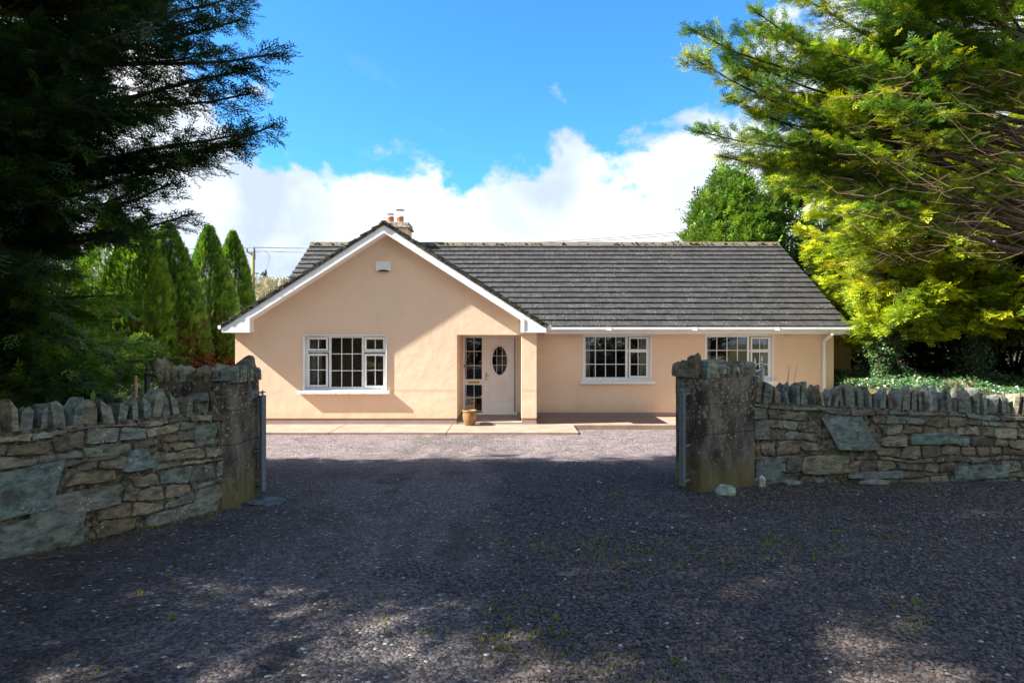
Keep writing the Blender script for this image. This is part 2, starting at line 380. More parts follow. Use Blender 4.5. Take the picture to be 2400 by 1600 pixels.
# ------------------------------------------------------------------ ground
def sst(a, b, x): t = np.clip((x-a)/(b-a), 0, 1); return t*t*(3-2*t)
def vnoise(x, y, s, seed=0):
    x = np.asarray(x, dtype=float)*s; y = np.asarray(y, dtype=float)*s; xi = np.floor(x); yi = np.floor(y); fx = x-xi; fy = y-yi
    h = lambda a, b: np.modf(np.abs(np.sin(a*127.1+b*311.7+seed*74.7)*43758.5453))[0]
    fx = fx*fx*(3-2*fx); fy = fy*fy*(3-2*fy)
    return (h(xi, yi)*(1-fx)+h(xi+1, yi)*fx)*(1-fy)+(h(xi, yi+1)*(1-fx)+h(xi+1, yi+1)*fx)*fy-.5
def gh(x, y):
    x = np.asarray(x, dtype=float); y = np.asarray(y, dtype=float)
    z = .45-.12*sst(2, 7.3, y)-.38*sst(7.5, 12.6, y)
    z = z+1.0*sst(7.3, 9.2, x)*sst(10, 14.5, y)*(1-.15*sst(30, 60, y))
    z = z+.5*sst(-7, -11, x)*sst(14, 22, y)
    z = z+sst(35, 170, y)*14*sst(20, -60, x)                 # wooded hill to the left, far off
    return z
def sheet(name, x0, x1, y0, y1, nx, ny, dz, m, amp=0, xs=None, ys=None):
    X, Y = np.meshgrid(xs if xs is not None else np.linspace(x0, x1, nx), ys if ys is not None else np.linspace(y0, y1, ny))
    ny, nx = X.shape
    Z = gh(X, Y)+dz+amp*(vnoise(X, Y, 1.1)+.6*vnoise(X, Y, 2.7, 3)+.35*vnoise(X, Y, 7, 5))
    i = np.arange(ny-1)[:, None]*nx+np.arange(nx-1)[None, :]; i = i.ravel()
    T = np.concatenate([np.stack([i, i+1, i+nx+1], 1), np.stack([i, i+nx+1, i+nx], 1)])
    o = tri_mesh(name, np.stack([X.ravel(), Y.ravel(), Z.ravel()], 1), T, m, None)
    o.data.polygons.foreach_set('use_smooth', [True]*len(o.data.polygons)); return tag(o, kind='structure')
g1 = np.concatenate([-np.geomspace(1200, 14, 24), np.linspace(-13, 20, 100), np.geomspace(21, 1200, 24)])
g2 = np.concatenate([-np.geomspace(300, 7, 16), np.linspace(-6, 34, 120), np.geomspace(36, 1500, 30)])
sheet('ground', 0, 0, 0, 0, 0, 0, -.07, SOIL, 0, g1, g2)
sheet('driveway', -7.6, 8.0, -6.0, 15.6, 240, 300, 0.0, GRAVEL, .022)
# scattered loose chips, thick near the camera
def pebbles():
    n = 120000
    y = 2.6+RNG.random(n)**1.75*8.2; x = (RNG.random(n)*2-1)*(y*.80+.3)
    keep = (vnoise(x, y, .9, 2)+.5*vnoise(x, y, 2.5, 4)+.30*np.clip(x, -1.5, 2)-.35*((x > -2.6)&(x < -.1))) > -.28+RNG.random(n)*.16
    lw = ((x < -2.85) & (y < 7.4) & (x < -2.95-(6.75-y)*.577))
    keep &= ~lw; keep &= ~((y > 7.75) & (x > 2.1)) & ~((y > 7.3) & (x < -2.6))
    x = x[keep]; y = y[keep]; n = len(x)
    r = .0055+.0075*RNG.random(n)**1.5+.0007*y
    z = gh(x, y)+.022*(vnoise(x, y, 1.1)+.6*vnoise(x, y, 2.7, 3)+.35*vnoise(x, y, 7, 5))+r*.25
    d = np.array([[1, 0, 0], [.35, .95, .1], [-.9, .5, 0], [-.75, -.7, .1], [.45, -.85, 0], [.2, .1, .8], [-.1, -.1, -.6]])
    a = RNG.random(n)*6.283; ca, sa = np.cos(a), np.sin(a)
    base = d[None]*(1+.3*(RNG.random((n, 7, 1))-.5))*r[:, None, None]*np.stack([.8+.6*RNG.random(n), np.ones(n), .55+.5*RNG.random(n)], 1)[:, None, :]
    bx = base[..., 0]*ca[:, None]-base[..., 1]*sa[:, None]; by = base[..., 0]*sa[:, None]+base[..., 1]*ca[:, None]
    V = np.stack([bx+x[:, None], by+y[:, None], base[..., 2]+z[:, None]], 2).reshape(-1, 3)
    t = np.array([[i, (i+1) % 5, 5] for i in range(5)])
    T = (t[None]+7*np.arange(n)[:, None, None]).reshape(-1, 3)
    b = .35+1.5*RNG.random((n, 1))**1.3; c = np.array([[.062, .052, .047]])*b; c[:, 0] *= 1+.25*(RNG.random(n)-.3)
    wmask = RNG.random(n) < .004; c[wmask] = .34; bm = RNG.random(n) < .02; c[bm] = (.13, .06, .03)
    o = tri_mesh('gravel_chips', V, T, PEB, None, np.repeat(c, 7, 0)); tag(o, 'loose dark gravel chips scattered over the driveway', 'gravel', kind='stuff')
pebbles()
def grass_tufts(name, label, spots, hmin, hmax, cols, wd=.0028, per=9):
    V = []; C = []
    for x, y in spots:
        z = float(gh(x, y)); k = random.randint(per//2, per); s = random.uniform(.6, 1.3)
        for i in range(k):
            a = random.uniform(0, 6.28); h = random.uniform(hmin, hmax)*s; l = random.uniform(.3, 1.1)*h
            ox = x+random.gauss(0, .012); oy = y+random.gauss(0, .012); ww = wd*(1+y*.10)
            px, py = -math.sin(a)*ww, math.cos(a)*ww; c = random.choice(cols)
            m = (ox+math.cos(a)*l*.4, oy+math.sin(a)*l*.4, z+h*.65); t = (ox+math.cos(a)*l, oy+math.sin(a)*l, z+h)
            V += [(ox-px, oy-py, z-.01), (ox+px, oy+py, z-.01), (m[0]+px*.8, m[1]+py*.8, m[2]), (ox-px, oy-py, z-.01), (m[0]+px*.8, m[1]+py*.8, m[2]), (m[0]-px*.8, m[1]-py*.8, m[2]),
                  (m[0]-px*.8, m[1]-py*.8, m[2]), (m[0]+px*.8, m[1]+py*.8, m[2]), t]; C += [c]*9
    V = np.array(V); T = np.arange(len(V)).reshape(-1, 3)
    return tag(tri_mesh(name, V, T, GRASS, None, np.array(C)), label, 'grass', kind='stuff')
sp = []
while len(sp) < 1150:
    y = 2.7+random.random()**1.4*5.2; x = random.uniform(-.9, .82)*y*.8
    if (x > -.2 and y < 7.3+.1*x or random.random() < .10) and vnoise(x, y, 1.3, 9) > -.12+random.random()*.25 and x > -2.6: sp.append((x, y))
for i in range(160): sp.append((random.uniform(2.9, 6.6), random.uniform(7.3, 7.95)))
for i in range(60):
    t = random.random(); sp.append((-3.05-1.3*t+.12*random.random()+.08, 6.7-2.2*t))
for i in range(60): sp.append((random.uniform(-6, 6), random.uniform(12.2, 14.6)))
grass_tufts('grass', 'short grass tufts sprouting through the gravel', sp, .006, .026, [(.14, .17, .04), (.21, .22, .05), (.24, .23, .08), (.10, .14, .04)], per=7)
sp = [(random.uniform(8.8, 17), random.uniform(16.5, 24)) for i in range(700)]+[(random.uniform(-14, -7), random.uniform(8, 18)) for i in range(900)]
grass_tufts('rough_grass', 'rough grass and weeds on the bank under the trees', sp, .05, .2, [(.10, .15, .03), (.15, .19, .05), (.20, .17, .08)], .012, 9)

# footpath and porch floor
m = MB()
for a, b in ((-7.9, -4.17), (-4.155, -1.50), (-1.485, 1.52)): m.box(a, b, 14.75, 16.23, -.25, 0.0)
m.box(-7.9, -6.9, 16.24, 24, -.25, 0.0)
m.box(1.52, 9.4, 16.12, 17.9, -.25, -.004); m.box(.0, 1.51, 16.24, 17.9, -.25, -.002)
tag(m.build('footpath', PATH, bevel=.008), kind='structure')
m = MB(); m.box(-1.40, .64, 16.22, 17.9, -.1, .05)
tag(m.build('porch_floor', PORCH, bevel=.006), kind='structure')

# ------------------------------------------------------------------ bungalow
house = root('bungalow', (0, 17, 0), 'peach rendered bungalow with a front gable and grey tiled roof', 'house')
Y1, Y2 = 16.2, 17.85
WX0, WX1, AX = -6.93, .62, -3.13
wtop = lambda x: 4.84-abs(x-AX)*.637
m = MB()
m.box(WX0, -5.227, Y1, Y1+.3, .148, 2.236); m.box(-5.227, -3.129, Y1, Y1+.3, .148, .842); m.box(-3.129, -1.378, Y1, Y1+.3, .148, 2.236)
m.prism_y([(WX0, 2.236), (WX1, 2.236), (WX1, wtop(WX1)), (AX, wtop(AX)), (WX0, wtop(WX0))], Y1, Y1+.3)
m.box(WX0, WX0+.3, Y1+.3, Y2, .148, 2.38); m.box(-1.678, -1.378, Y1+.3, Y2, .148, 2.236)
m.box(.32, WX1, Y1+.365, Y2, 2.236, 2.42); m.box(-1.378, .32, Y1+.3, Y2, 2.236, 2.30)
m.build('gable_wall', PLASTER, house)
m = MB(); m.box(.235, WX1, Y1, Y1+.365, .148, 2.236); m.build('porch_pillar', PLASTER, house, bevel=.008)
m = MB()
m.box(WX0, -1.353, Y2, Y2+.3, .12, 2.6) ; m.box(.141, 1.953, Y2, Y2+.3, .115, 2.5); m.box(1.953, 3.845, Y2, Y2+.3, .115, .987)
m.box(3.845, 5.322, Y2, Y2+.3, .115, 2.5); m.box(5.322, 7.214, Y2, Y2+.3, .115, .987); m.box(7.214, 8.87, Y2, Y2+.3, .115, 2.5)
m.box(-1.353, .141, Y2, Y2+.3, 2.23, 2.5); m.box(1.953, 3.845, Y2+.1, Y2+.3, 2.274, 2.5); m.box(5.322, 7.214, Y2+.1, Y2+.3, 2.274, 2.5)
for x in (WX0, 8.57): m.prism_x([(Y2+.3, .1), (26.4, .1), (26.4, 2.5), (22.1, 5.2), (Y2+.3, 2.6)], x, x+.3)
m.box(WX0+.3, 8.57, 26.1, 26.4, .1, 2.5)
m.build('main_wall', PLASTER, house)
m = MB()
m.box(WX0+.012, -1.388, Y1+.012, Y1+.29, -.1, .148); m.box(WX0+.012, WX0+.28, Y1+.29, Y2, -.1, .148); m.box(-1.66, -1.388, Y1+.29, Y2+.012, -.1, .148)
m.box(.247, WX1-.012, Y1+.012, Y1+.353, -.1, .148); m.box(.141, 8.86, Y2+.012, Y2+.28, -.1, .115); m.box(-1.353, .141, Y2+.02, Y2+.28, -.1, .07)
m.box(8.60, 8.86, Y2+.28, 26.3, -.1, .1); m.box(WX0+.012, WX0+.28, Y2, 26.3, -.1, .1)
m.build('plinth', PLINTH, house)
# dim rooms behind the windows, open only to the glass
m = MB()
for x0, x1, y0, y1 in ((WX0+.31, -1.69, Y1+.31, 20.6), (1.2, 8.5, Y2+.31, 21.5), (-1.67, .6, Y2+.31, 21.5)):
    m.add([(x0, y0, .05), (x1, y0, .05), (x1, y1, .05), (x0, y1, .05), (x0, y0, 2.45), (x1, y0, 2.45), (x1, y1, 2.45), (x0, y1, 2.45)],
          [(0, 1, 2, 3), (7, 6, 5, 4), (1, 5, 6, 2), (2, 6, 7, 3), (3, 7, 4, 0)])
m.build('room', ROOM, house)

# roof -------------------------------------------------------------
PITCH = .6255
def tiles(mb, o, a, s, n, L, H, gauge, tw, rng, lim=None):
    o, a, s, n = map(Vector, (o, a, s, n)); nc = int(round(H/gauge)); g = H/nc
    for c in range(nc):
        lo, hi = (0, L) if lim is None else lim(c*g)
        x = lo-(tw*.5 if c % 2 else 0)
        while x < hi:
            x0 = max(x, lo)+.004; x1 = min(x+tw, hi)-.004; x += tw
            if x1-x0 < .04: continue
            j = rng.uniform(-.004, .004); th = .026; up = .056+rng.uniform(-.003, .005); b = rng.uniform(.84, 1.14)
            e0 = c*g+j; e1 = (c+1)*g+.07
            if c == nc-1: e1 = (c+1)*g
            p = lambda u, v, h: o+a*u+s*v+n*h
            mb.hexa([p(x0, e0, up-th), p(x1, e0, up-th+rng.uniform(-.002, .002)), p(x1, e1, -.02), p(x0, e1, -.02), p(x0, e0, up), p(x1, e0, up), p(x1, e1, .006), p(x0, e1, .006)], (b, b, b*rng.uniform(.97, 1.05)))
cs, sn = 1/math.hypot(1, PITCH), PITCH/math.hypot(1, PITCH)
rr = random.Random(3)
m = MB(); SL = 4.70/cs
tiles(m, (-6.85, 17.40, 2.45), (1, 0, 0), (0, cs, sn), (0, -sn, cs), 15.95, SL, .327, .33, rr)
m.prism_x([(17.42, 2.41), (22.1, 2.41+4.68*PITCH), (26.8, 2.45), (26.8, 2.38), (22.1, 2.32+4.68*PITCH), (17.42, 2.36)], -6.80, 9.05, (1, 1, .99))
mainroof = m.build('main_roof', TILE, house)
sw = .6375; cw, sw_ = 1/math.hypot(1, sw), sw/math.hypot(1, sw)
m = MB()
def wlim(z0):
    def f(v): z = z0+v*sw_; return (0, max(.5, 17.4+(z-2.45)/PITCH+.35-15.82))
    return f
tiles(m, (-7.13, 15.82, 2.436), (0, 1, 0), (cw, 0, sw_), (-sw_, 0, cw), 6, 4.0/cw, .335, .33, rr, wlim(2.436))
tiles(m, (.87, 15.82, 2.436), (0, 1, 0), (-cw, 0, sw_), (sw_, 0, cw), 6, 4.0/cw, .335, .33, rr, wlim(2.436))
m.prism_y([(-7.1, 2.385), (-7.1, 2.41), (AX, 4.955), (.84, 2.41), (.84, 2.385), (AX, 4.90)], 15.87, 17.6, (1, 1, .99))
gableroof = m.build('gable_roof', TILE, house)
# ridge tiles
def ridge(mb, p0, p1, L=.45, w=.15, h=.085):
    p0, p1 = Vector(p0), Vector(p1); d = (p1-p0); n = int(d.length/L); d.normalize(); s = d.cross(Vector((0, 0, 1))).normalized(); L = (p1-p0).length/n
    for i in range(n):
        prof = [(-w, -h), (-w*.62, -h*.25), (-.05, h*.42), (.05, h*.42), (w*.62, -h*.25), (w, -h), (w*.9, -h-.02), (0, 0), (-w*.9, -h-.02)]
        k = 1+.04*(i % 2)+rr.uniform(-.01, .02); q0 = p0+d*(i*L); q1 = p0+d*((i+1)*L-.006)
        vs = [q+s*(a*k)+Vector((0, 0, b*k)) for q in (q0, q1) for a, b in prof]; N = len(prof)
        mb.add(vs, [tuple(range(N-1, -1, -1)), tuple(range(N, 2*N))]+[(j, (j+1) % N, (j+1) % N+N, j+N) for j in range(N)])
m = MB(); ridge(m, (-6.87, 22.1, 5.42), (9.1, 22.1, 5.42)); m.build('ridge_tile', RIDGE, mainroof)
m = MB(); ridge(m, (AX, 15.80, 4.99), (AX, 21.3, 4.99)); m.build('ridge_tile', VERGE, gableroof)
# mossy mortar bedding along the verge
m = MB()
for sgn in (-1, 1):
    xe = -7.12 if sgn < 0 else .86
    N = 60
    for i in range(N):
        t0, t1 = i/N, (i+1)/N; x0 = xe+(AX-xe)*t0; x1 = xe+(AX-xe)*t1
        z0 = 2.43+(4.975-2.43)*t0; z1 = 2.43+(4.975-2.43)*t1; up = .012+rr.random()*.034; f = rr.random()*.012
        pts = [(x0, z0-.052), (x1, z1-.052), (x1, z1+up), (x0, z0+up)]
        if sgn > 0: pts = pts[::-1]
        m.prism_y(pts, 15.836-f, 15.90)
m.build('verge', VERGE, gableroof)
# moss cushions on the roof
def blob(mb, c, r, fl=.5, n=6, rg=rr):
    vs = []; 
    for k, (rad, h) in enumerate(((1, 0), (.8, .6), (0, 1))):
        if rad == 0: vs.append((c[0], c[1], c[2]+r*fl)); break
        for i in range(n):
            a = 6.283*i/n; q = r*rad*rg.uniform(.75, 1.2); vs.append((c[0]+q*math.cos(a), c[1]+q*math.sin(a), c[2]+h*r*fl*rg.uniform(.7, 1.2)-(.02 if k == 0 else 0)))
    mb.add(vs, [(i, (i+1) % n, n+(i+1) % n, n+i) for i in range(n)]+[(n+i, n+(i+1) % n, 2*n) for i in range(n)])
m = MB()
for i in range(240):
    c = rr.randint(0, 16); v = (c+.02)*SL/17 if rr.random() < .85 else rr.random()*SL; v += .01*rr.random()
    x = rr.uniform(-6.8, 9.0); z = 2.45+v*sn+.03; y = 17.40+v*cs-.012
    blob(m, (x, y, z), rr.uniform(.010, .030)*(1.6 if v > SL*.8 and rr.random() < .4 else 1), .5)
for i in range(130): blob(m, (rr.uniform(-6.8, 9.0), 22.0-rr.random()*.10, 5.37+rr.random()*.05), rr.uniform(.02, .045), .45)
for i in range(180):
    t = rr.random(); sgn = rr.choice((-1, 1)); x = AX+sgn*(1-t)*4.0; blob(m, (x, 15.835+rr.random()*.12, 2.46+2.54*t+.03), rr.uniform(.015, .04), .6)
m.build('moss', MOSS, mainroof)['kind'] = 'stuff'
# bargeboards, eaves boxes, fascia, soffit
zb = lambda x, d: 2.436+(x+7.13)*sw-d if x < AX else 2.436+(.87-x)*sw-d
m = MB()
m.prism_y([(-6.46, zb(-6.46, .255)), (AX, zb(AX, .255)), (AX, zb(AX, .045)), (-6.46, zb(-6.46, .045))], 15.85, 15.872); 
m.prism_y([(AX+.003, zb(AX, .255)), (.26, zb(.26, .255)), (.26, zb(.26, .045)), (AX+.003, zb(AX, .045))], 15.85, 15.872)
m.prism_y([(-6.46, zb(-6.46, .262)), (AX, zb(AX, .262)), (AX, zb(AX, .222)), (-6.46, zb(-6.46, .222))], 15.838, 15.849)
m.prism_y([(AX+.003, zb(AX, .262)), (.26, zb(.26, .262)), (.26, zb(.26, .222)), (AX+.003, zb(AX, .222))], 15.838, 15.849)
m.build('bargeboard', UPVC, house)
m = MB()
m.prism_y([(-6.5, zb(-6.5, .262)), (AX, zb(AX, .262)), (AX, zb(AX, .25)), (-6.5, zb(-6.5, .25))], 15.873, 16.199)
m.prism_y([(AX, zb(AX, .262)), (.3, zb(.3, .262)), (.3, zb(.3, .25)), (AX, zb(AX, .25))], 15.873, 16.199)
m.box(.88, 9.12, 17.442, 17.848, 2.275, 2.287); m.box(-6.43, .2, 15.9, 15.905, 2.28, 2.2801)
m.build('soffit', UPVC, house)
for x0, x1, fl in ((-7.10, -6.46, 1), (.26, .84, -1)):
    m = MB()
    pts = [(x0, 2.29), (x1, 2.29), (x1, zb(x1, .05)), (x0, zb(x0, .05))]
    m.prism_y(pts, 15.846, 16.199)
    b = (-6.46 if fl > 0 else .26); m.box(b-.045, b+.045, 15.832, 15.845, 2.285, zb(b, .20))
    xo = x0 if fl > 0 else x1-.03; m.box(xo, xo+.03, 15.834, 15.845, 2.285, 2.41)
    m.box(x0, x1, 15.835, 15.8449, 2.285, 2.305)
    m.build('eaves_box', UPVC, house, bevel=.003)
m = MB(); m.box(.88, 9.12, 17.42, 17.44, 2.275, 2.425); m.build('fascia', UPVC, house)
m = MB(); m.box(-7.10, -7.08, 16.2, 22, 2.29, 2.42); m.build('fascia', UPVC, house)
m = MB()
gp = [(17.30, 2.452), (17.30, 2.40), (17.315, 2.36), (17.415, 2.36), (17.415, 2.452), (17.405, 2.452), (17.405, 2.372), (17.322, 2.372), (17.312, 2.402), (17.312, 2.452)]
m.prism_x(gp[::-1], .90, 9.14)
m.prism_x([(17.297, 2.455), (17.297, 2.357), (17.418, 2.357), (17.418, 2.455)][::-1], 9.141, 9.152); m.prism_x([(17.297, 2.455), (17.297, 2.357), (17.418, 2.357), (17.418, 2.455)][::-1], .888, .899)
for x in (2.6, 4.9, 7.1): m.box(x-.06, x+.06, 17.292, 17.3, 2.36, 2.455)
m.build('gutter', UPVC, house)
m = MB(); m.box(-7.21, -7.105, 15.86, 22, 2.37, 2.46); m.build('gutter', UPVC, house, bevel=.01)
m = MB(); m.box(.865, .965, 15.86, 17.28, 2.375, 2.46); m.build('gutter', UPVC, house, bevel=.01)
# downpipe with swan neck
m = MB(); X = 8.58
def sq(mb, a, b, w): 
    a, b = Vector(a), Vector(b); s = Vector((1, 0, 0)); d = (b-a).normalized(); u = s.cross(d).normalized()
    s = d.cross(u).normalized(); mb.hexa([a-s*w-u*w, a+s*w-u*w, a+s*w+u*w, a-s*w+u*w, b-s*w-u*w, b+s*w-u*w, b+s*w+u*w, b-s*w+u*w])
sq(m, (X, 17.36, 2.355), (X, 17.36, 2.235), .036); sq(m, (X, 17.36, 2.235), (X, 17.79, 2.085), .034); sq(m, (X, 17.79, 2.09), (X, 17.79, .05), .034)
for z in (2.0, 1.15, .5): m.box(X-.045, X+.045, 17.745, 17.849, z-.015, z+.015)
m.box(X-.041, X+.041, 17.749, 17.83, 1.98, 2.06)
m.build('downpipe', UPVC, house, bevel=.006)
# wall vents painted like the wall
for x in (1.64, 7.62):
    m = MB()
    for k in range(5): m.box(x-.115, x+.115, Y2-.010, Y2-.001, 2.165+k*.022, 2.180+k*.022)
    m.build('wall_vent', PLASTER, house)
# chimney
ch = MB(); ch.box(-4.30, -3.46, 21.5, 22.35, 4.2, 5.84); chim = ch.build('chimney', PLASTER, house, bevel=.01)
m = MB(); m.box(-4.37, -3.39, 21.43, 22.42, 5.84, 5.90); m.box(-4.33, -3.43, 21.47, 22.38, 5.90, 6.03); m.build('chimney_cap', CAP, chim, bevel=.012)
for cx, capz, capr in ((-4.10, 6.36, .13), (-3.77, 6.50, .155)):
    m = MB(); m.lathe((cx, 21.85, 6.02), [(.115, 0), (.112, .2), (.118, .21), (.118, .235), (.09, .235), (.09, .1)], 20); m.build('chimney_pot', TERRA, chim, smooth=True)
    m = MB(); m.lathe((cx, 21.85, capz), [(capr, 0), (capr*.6, .035), (.0, .06), (.0, .045), (capr*.6, .022), (capr, -.004)], 20)
    for a in (.6, 2.7, 4.8): m.tube([(cx+.095*math.cos(a), 21.85+.095*math.sin(a), 6.22), (cx+.095*math.cos(a), 21.85+.095*math.sin(a), capz+.015)], .008, 6)
    m.lathe((cx, 21.85, 6.25), [(.096, 0), (.096, .035)], 16)
    m.build('cowl', SILV, chim)
# windows -----------------------------------------------------------
def rf(mb, x0, x1, z0, z1, wd, y0, y1):
    mb.box(x0, x0+wd, y0, y1, z0, z1); mb.box(x1-wd, x1, y0, y1, z0, z1); mb.box(x0+wd, x1-wd, y0, y1, z0, z0+wd); mb.box(x0+wd, x1-wd, y0, y1, z1-wd, z1)
def bars(mb, x0, x1, z0, z1, vx, hz, y, wd=.018):
    for v in vx: mb.box(v-wd/2, v+wd/2, y-.011, y+.012, z0, z1)
    for h in hz: mb.box(x0, x1, y-.009, y+.010, h-wd/2, h+wd/2)
def window(X0, X1, Z0, Z1, y, rec, lights, surround, sill, sillmat):
    m = MB()
    if surround:
        rf(m, X0, X1, Z0, Z1, .022, y-.032, y+rec-.03)
    else: rf(m, X0, X1, Z0, Z1+.0, .03, y-.012, y+rec-.03)
    fx0, fx1, fz0, fz1 = X0+.03, X1-.03, Z0+.03, Z1-.025
    rf(m, fx0, fx1, fz0, fz1, .045, y+rec-.03, y+rec+.035)
    for lt in lights:
        if lt[0] == 'mull': _, a, b = lt; m.box(a, b, y+rec-.028, y+rec+.035, fz0+.045, fz1-.045)
        if lt[0] == 'tran': _, a, b, c, d = lt; m.box(a, b, y+rec-.026, y+rec+.033, c, d)
    fr = m.build('window', UPVC, house, bevel=.003)
    for lt in lights:
        if lt[0] != 'light': continue
        _, gx0, gx1, gz0, gz1, vx, hz, sash = lt
        m = MB()
        if sash: rf(m, gx0-.048, gx1+.048, gz0-.048, gz1+.048, .036, y+rec-.052, y+rec-.027); rf(m, gx0-.013, gx1+.013, gz0-.013, gz1+.013, .012, y+rec-.044, y+rec-.012)
        else: rf(m, gx0-.013, gx1+.013, gz0-.013, gz1+.013, .013, y+rec-.036, y+rec-.008)
        bars(m, gx0, gx1, gz0, gz1, vx, hz, y+rec+.004)
        m.build('sash' if sash else 'glazing_bead', UPVC, fr)
        m = MB(); m.box(gx0-.012, gx1+.012, y+rec+.000, y+rec+.004, gz0-.012, gz1+.012); m.build('pane', GLASS, fr)
    m = MB(); m.box(X0-.10, X1+.08, y-.10, y+rec-.03, Z0-.085, Z0-.002); m.build('sill', sillmat, fr, bevel=.008)
    return fr
zx = lambda p: (680+p*.12116-1200)*16.37/F
zz = lambda p: CZ-(760+p*.12116-800)*16.37/F
L1 = [('mull', zx(757), zx(788)), ('mull', zx(1402), zx(1430))]
L1 += [('tran', zx(335), zx(757), zz(545), zz(525)), ('tran', zx(1430), zx(1850), zz(545), zz(525))]
L1 += [('light', zx(383), zx(705), zz(473), zz(292), [zx(548)], [], True), ('light', zx(383), zx(703), zz(1168), zz(605), [zx(545)], [zz(880)], True),
       ('light', zx(802), zx(1394), zz(1206), zz(260), [zx(998), zx(1204)], [zz(895), zz(570)], False),
       ('light', zx(1482), zx(1806), zz(478), zz(292), [zx(1647)], [], True), ('light', zx(1482), zx(1806), zz(1178), zz(607), [zx(1647)], [zz(886)], True)]
window(-5.227, -3.129, .842, 2.236, Y1, .17, L1, True, True, SILL)
zx = lambda p: (1000+p*.29762-1200)*17.95/F
zz = lambda p: CZ-(700+p*.29762-800)*17.95/F
L2 = [('mull', zx(1567), zx(1582)), ('tran', zx(1582), zx(1748), zz(417), zz(402)),
      ('light', zx(1250), zx(1563), zz(617), zz(303), [zx(1328), zx(1408), zx(1490)], [zz(515), zz(406)], False),
      ('light', zx(1603), zx(1727), zz(397), zz(315), [zx(1665)], [], True), ('light', zx(1603), zx(1727), zz(606), zz(422), [zx(1665)], [zz(515)], True)]
w2 = window(1.953, 3.845, .987, 2.272, Y2, .10, L2, False, True, SILL2)
w3 = copy_tree(w2, house); w3.location.x += 3.369
# door --------------------------------------------------------------
dx = lambda p: (1050+p*.17217-1200)*17.92/F
dz = lambda p: CZ-(760+p*.17217-800)*17.92/F
yd = Y2+.05
m = MB()
rf(m, -1.352, .140, .051, 2.229, .05, yd, yd+.07)
m.box(dx(464), dx(505), yd+.002, yd+.068, .101, 2.179); m.box(-1.302, dx(464), yd+.004, yd+.066, dz(820), dz(747))
m.box(-1.352, .150, yd-.05, yd-.001, .051, .085)
rf(m, dx(505), dx(903), .101, 2.179, .02, yd-.006, yd+.06)
dfr = m.build('door_frame', UPVC, house, bevel=.003)
m = MB()
m.box(dx(466), dx(508), yd-.010, yd+.0, dz(1175), dz(183)) 
for a, b, hs in ((dz(745), dz(182), [dz(367), dz(560)]), (dz(1175), dz(822), [dz(998)])):
    rf(m, dx(248)-.014, dx(462)+.014, a-.014, b+.014, .014, yd-.008, yd+.02); bars(m, dx(248), dx(462), a, b, [dx(355)], hs, yd+.026, .014)
m.build('glazing_bead', UPVC, dfr)
m = MB()
for a, b in ((dz(745), dz(182)), (dz(1175), dz(822))): m.box(dx(248)-.01, dx(462)+.01, yd+.022, yd+.027, a-.01, b+.01)
m.build('pane', GLASS, dfr)
m = MB(); m.box(dx(275), dx(430), yd-.014, yd+.001, dz(800), dz(770)); m.build('letter_plate', BRASS, dfr, bevel=.003)
m = MB(); m.box(dx(219), dx(231), yd-.02, yd-.001, dz(580), dz(550)); m.build('doorbell', BLACK, dfr, bevel=.004)
door = MB(); x0, x1, z0, z1 = dx(510), dx(899), .125, 2.155
# leaf face with an oval hole
cx, cz, rx, rz = dx(703), dz(493), dx(803)-dx(703), dz(493)-dz(687)
NO = 48; ov = [(cx+rx*1.03*math.cos(6.28318*i/NO), cz+rz*1.02*math.sin(6.28318*i/NO)) for i in range(NO)]
def rectpt(a):
    c, s = math.cos(a), math.sin(a); k = min(((x1-cx) if c > 0 else (cx-x0))/max(abs(c), 1e-6), ((z1-cz) if s > 0 else (cz-z0))/max(abs(s), 1e-6)); return (cx+c*k, cz+s*k)
angs = [6.28318*i/NO for i in range(NO)]
corn = [math.atan2(z-cz, x-cx) % 6.28318 for x in (x0, x1) for z in (z0, z1)]
for ca in corn:
    i = min(range(NO), key=lambda k: abs(angs[k]-ca)); angs[i] = ca
vs = [(a, yd+.004, b) for a, b in ov]+[(rectpt(t)[0], yd+.004, rectpt(t)[1]) for t in angs]+[(a, yd+.05, b) for a, b in ov]
door.add(vs, [(i, NO+i, NO+(i+1) % NO, (i+1) % NO) for i in range(NO)]+[(i, (i+1) % NO, 2*NO+(i+1) % NO, 2*NO+i) for i in range(NO)])
rf(door, x0, x1, z0, z1, .004, yd-.004, yd+.05)
rf(door, dx(541)-.006, dx(867)+.006, dz(1145)-.006, dz(216)+.006, .007, yd-.006, yd+.0)
def ring(mb, cx, cz, r0, r1, q0, q1, y0, y1, n=48):
    vs = []
    for i in range(n):
        a = 6.28318*i/n; c, s = math.cos(a), math.sin(a)
        vs += [(cx+r0*c, y1, cz+q0*s), (cx+(r0*.6+r1*.4)*c, y0, cz+(q0*.6+q1*.4)*s), (cx+(r0*.3+r1*.7)*c, y0, cz+(q0*.3+q1*.7)*s), (cx+r1*c, y1, cz+q1*s)]
    mb.add(vs, [(i*4+k, i*4+k+1, ((i+1) % n)*4+k+1, ((i+1) % n)*4+k) for i in range(n) for k in range(3)])
ring(door, cx, cz, rx, rx*1.30, rz, rz*1.16, yd-.014, yd+.004); ring(door, cx, cz, rx*1.30, rx*1.36, rz*1.16, rz*1.19, yd-.004, yd+.004)
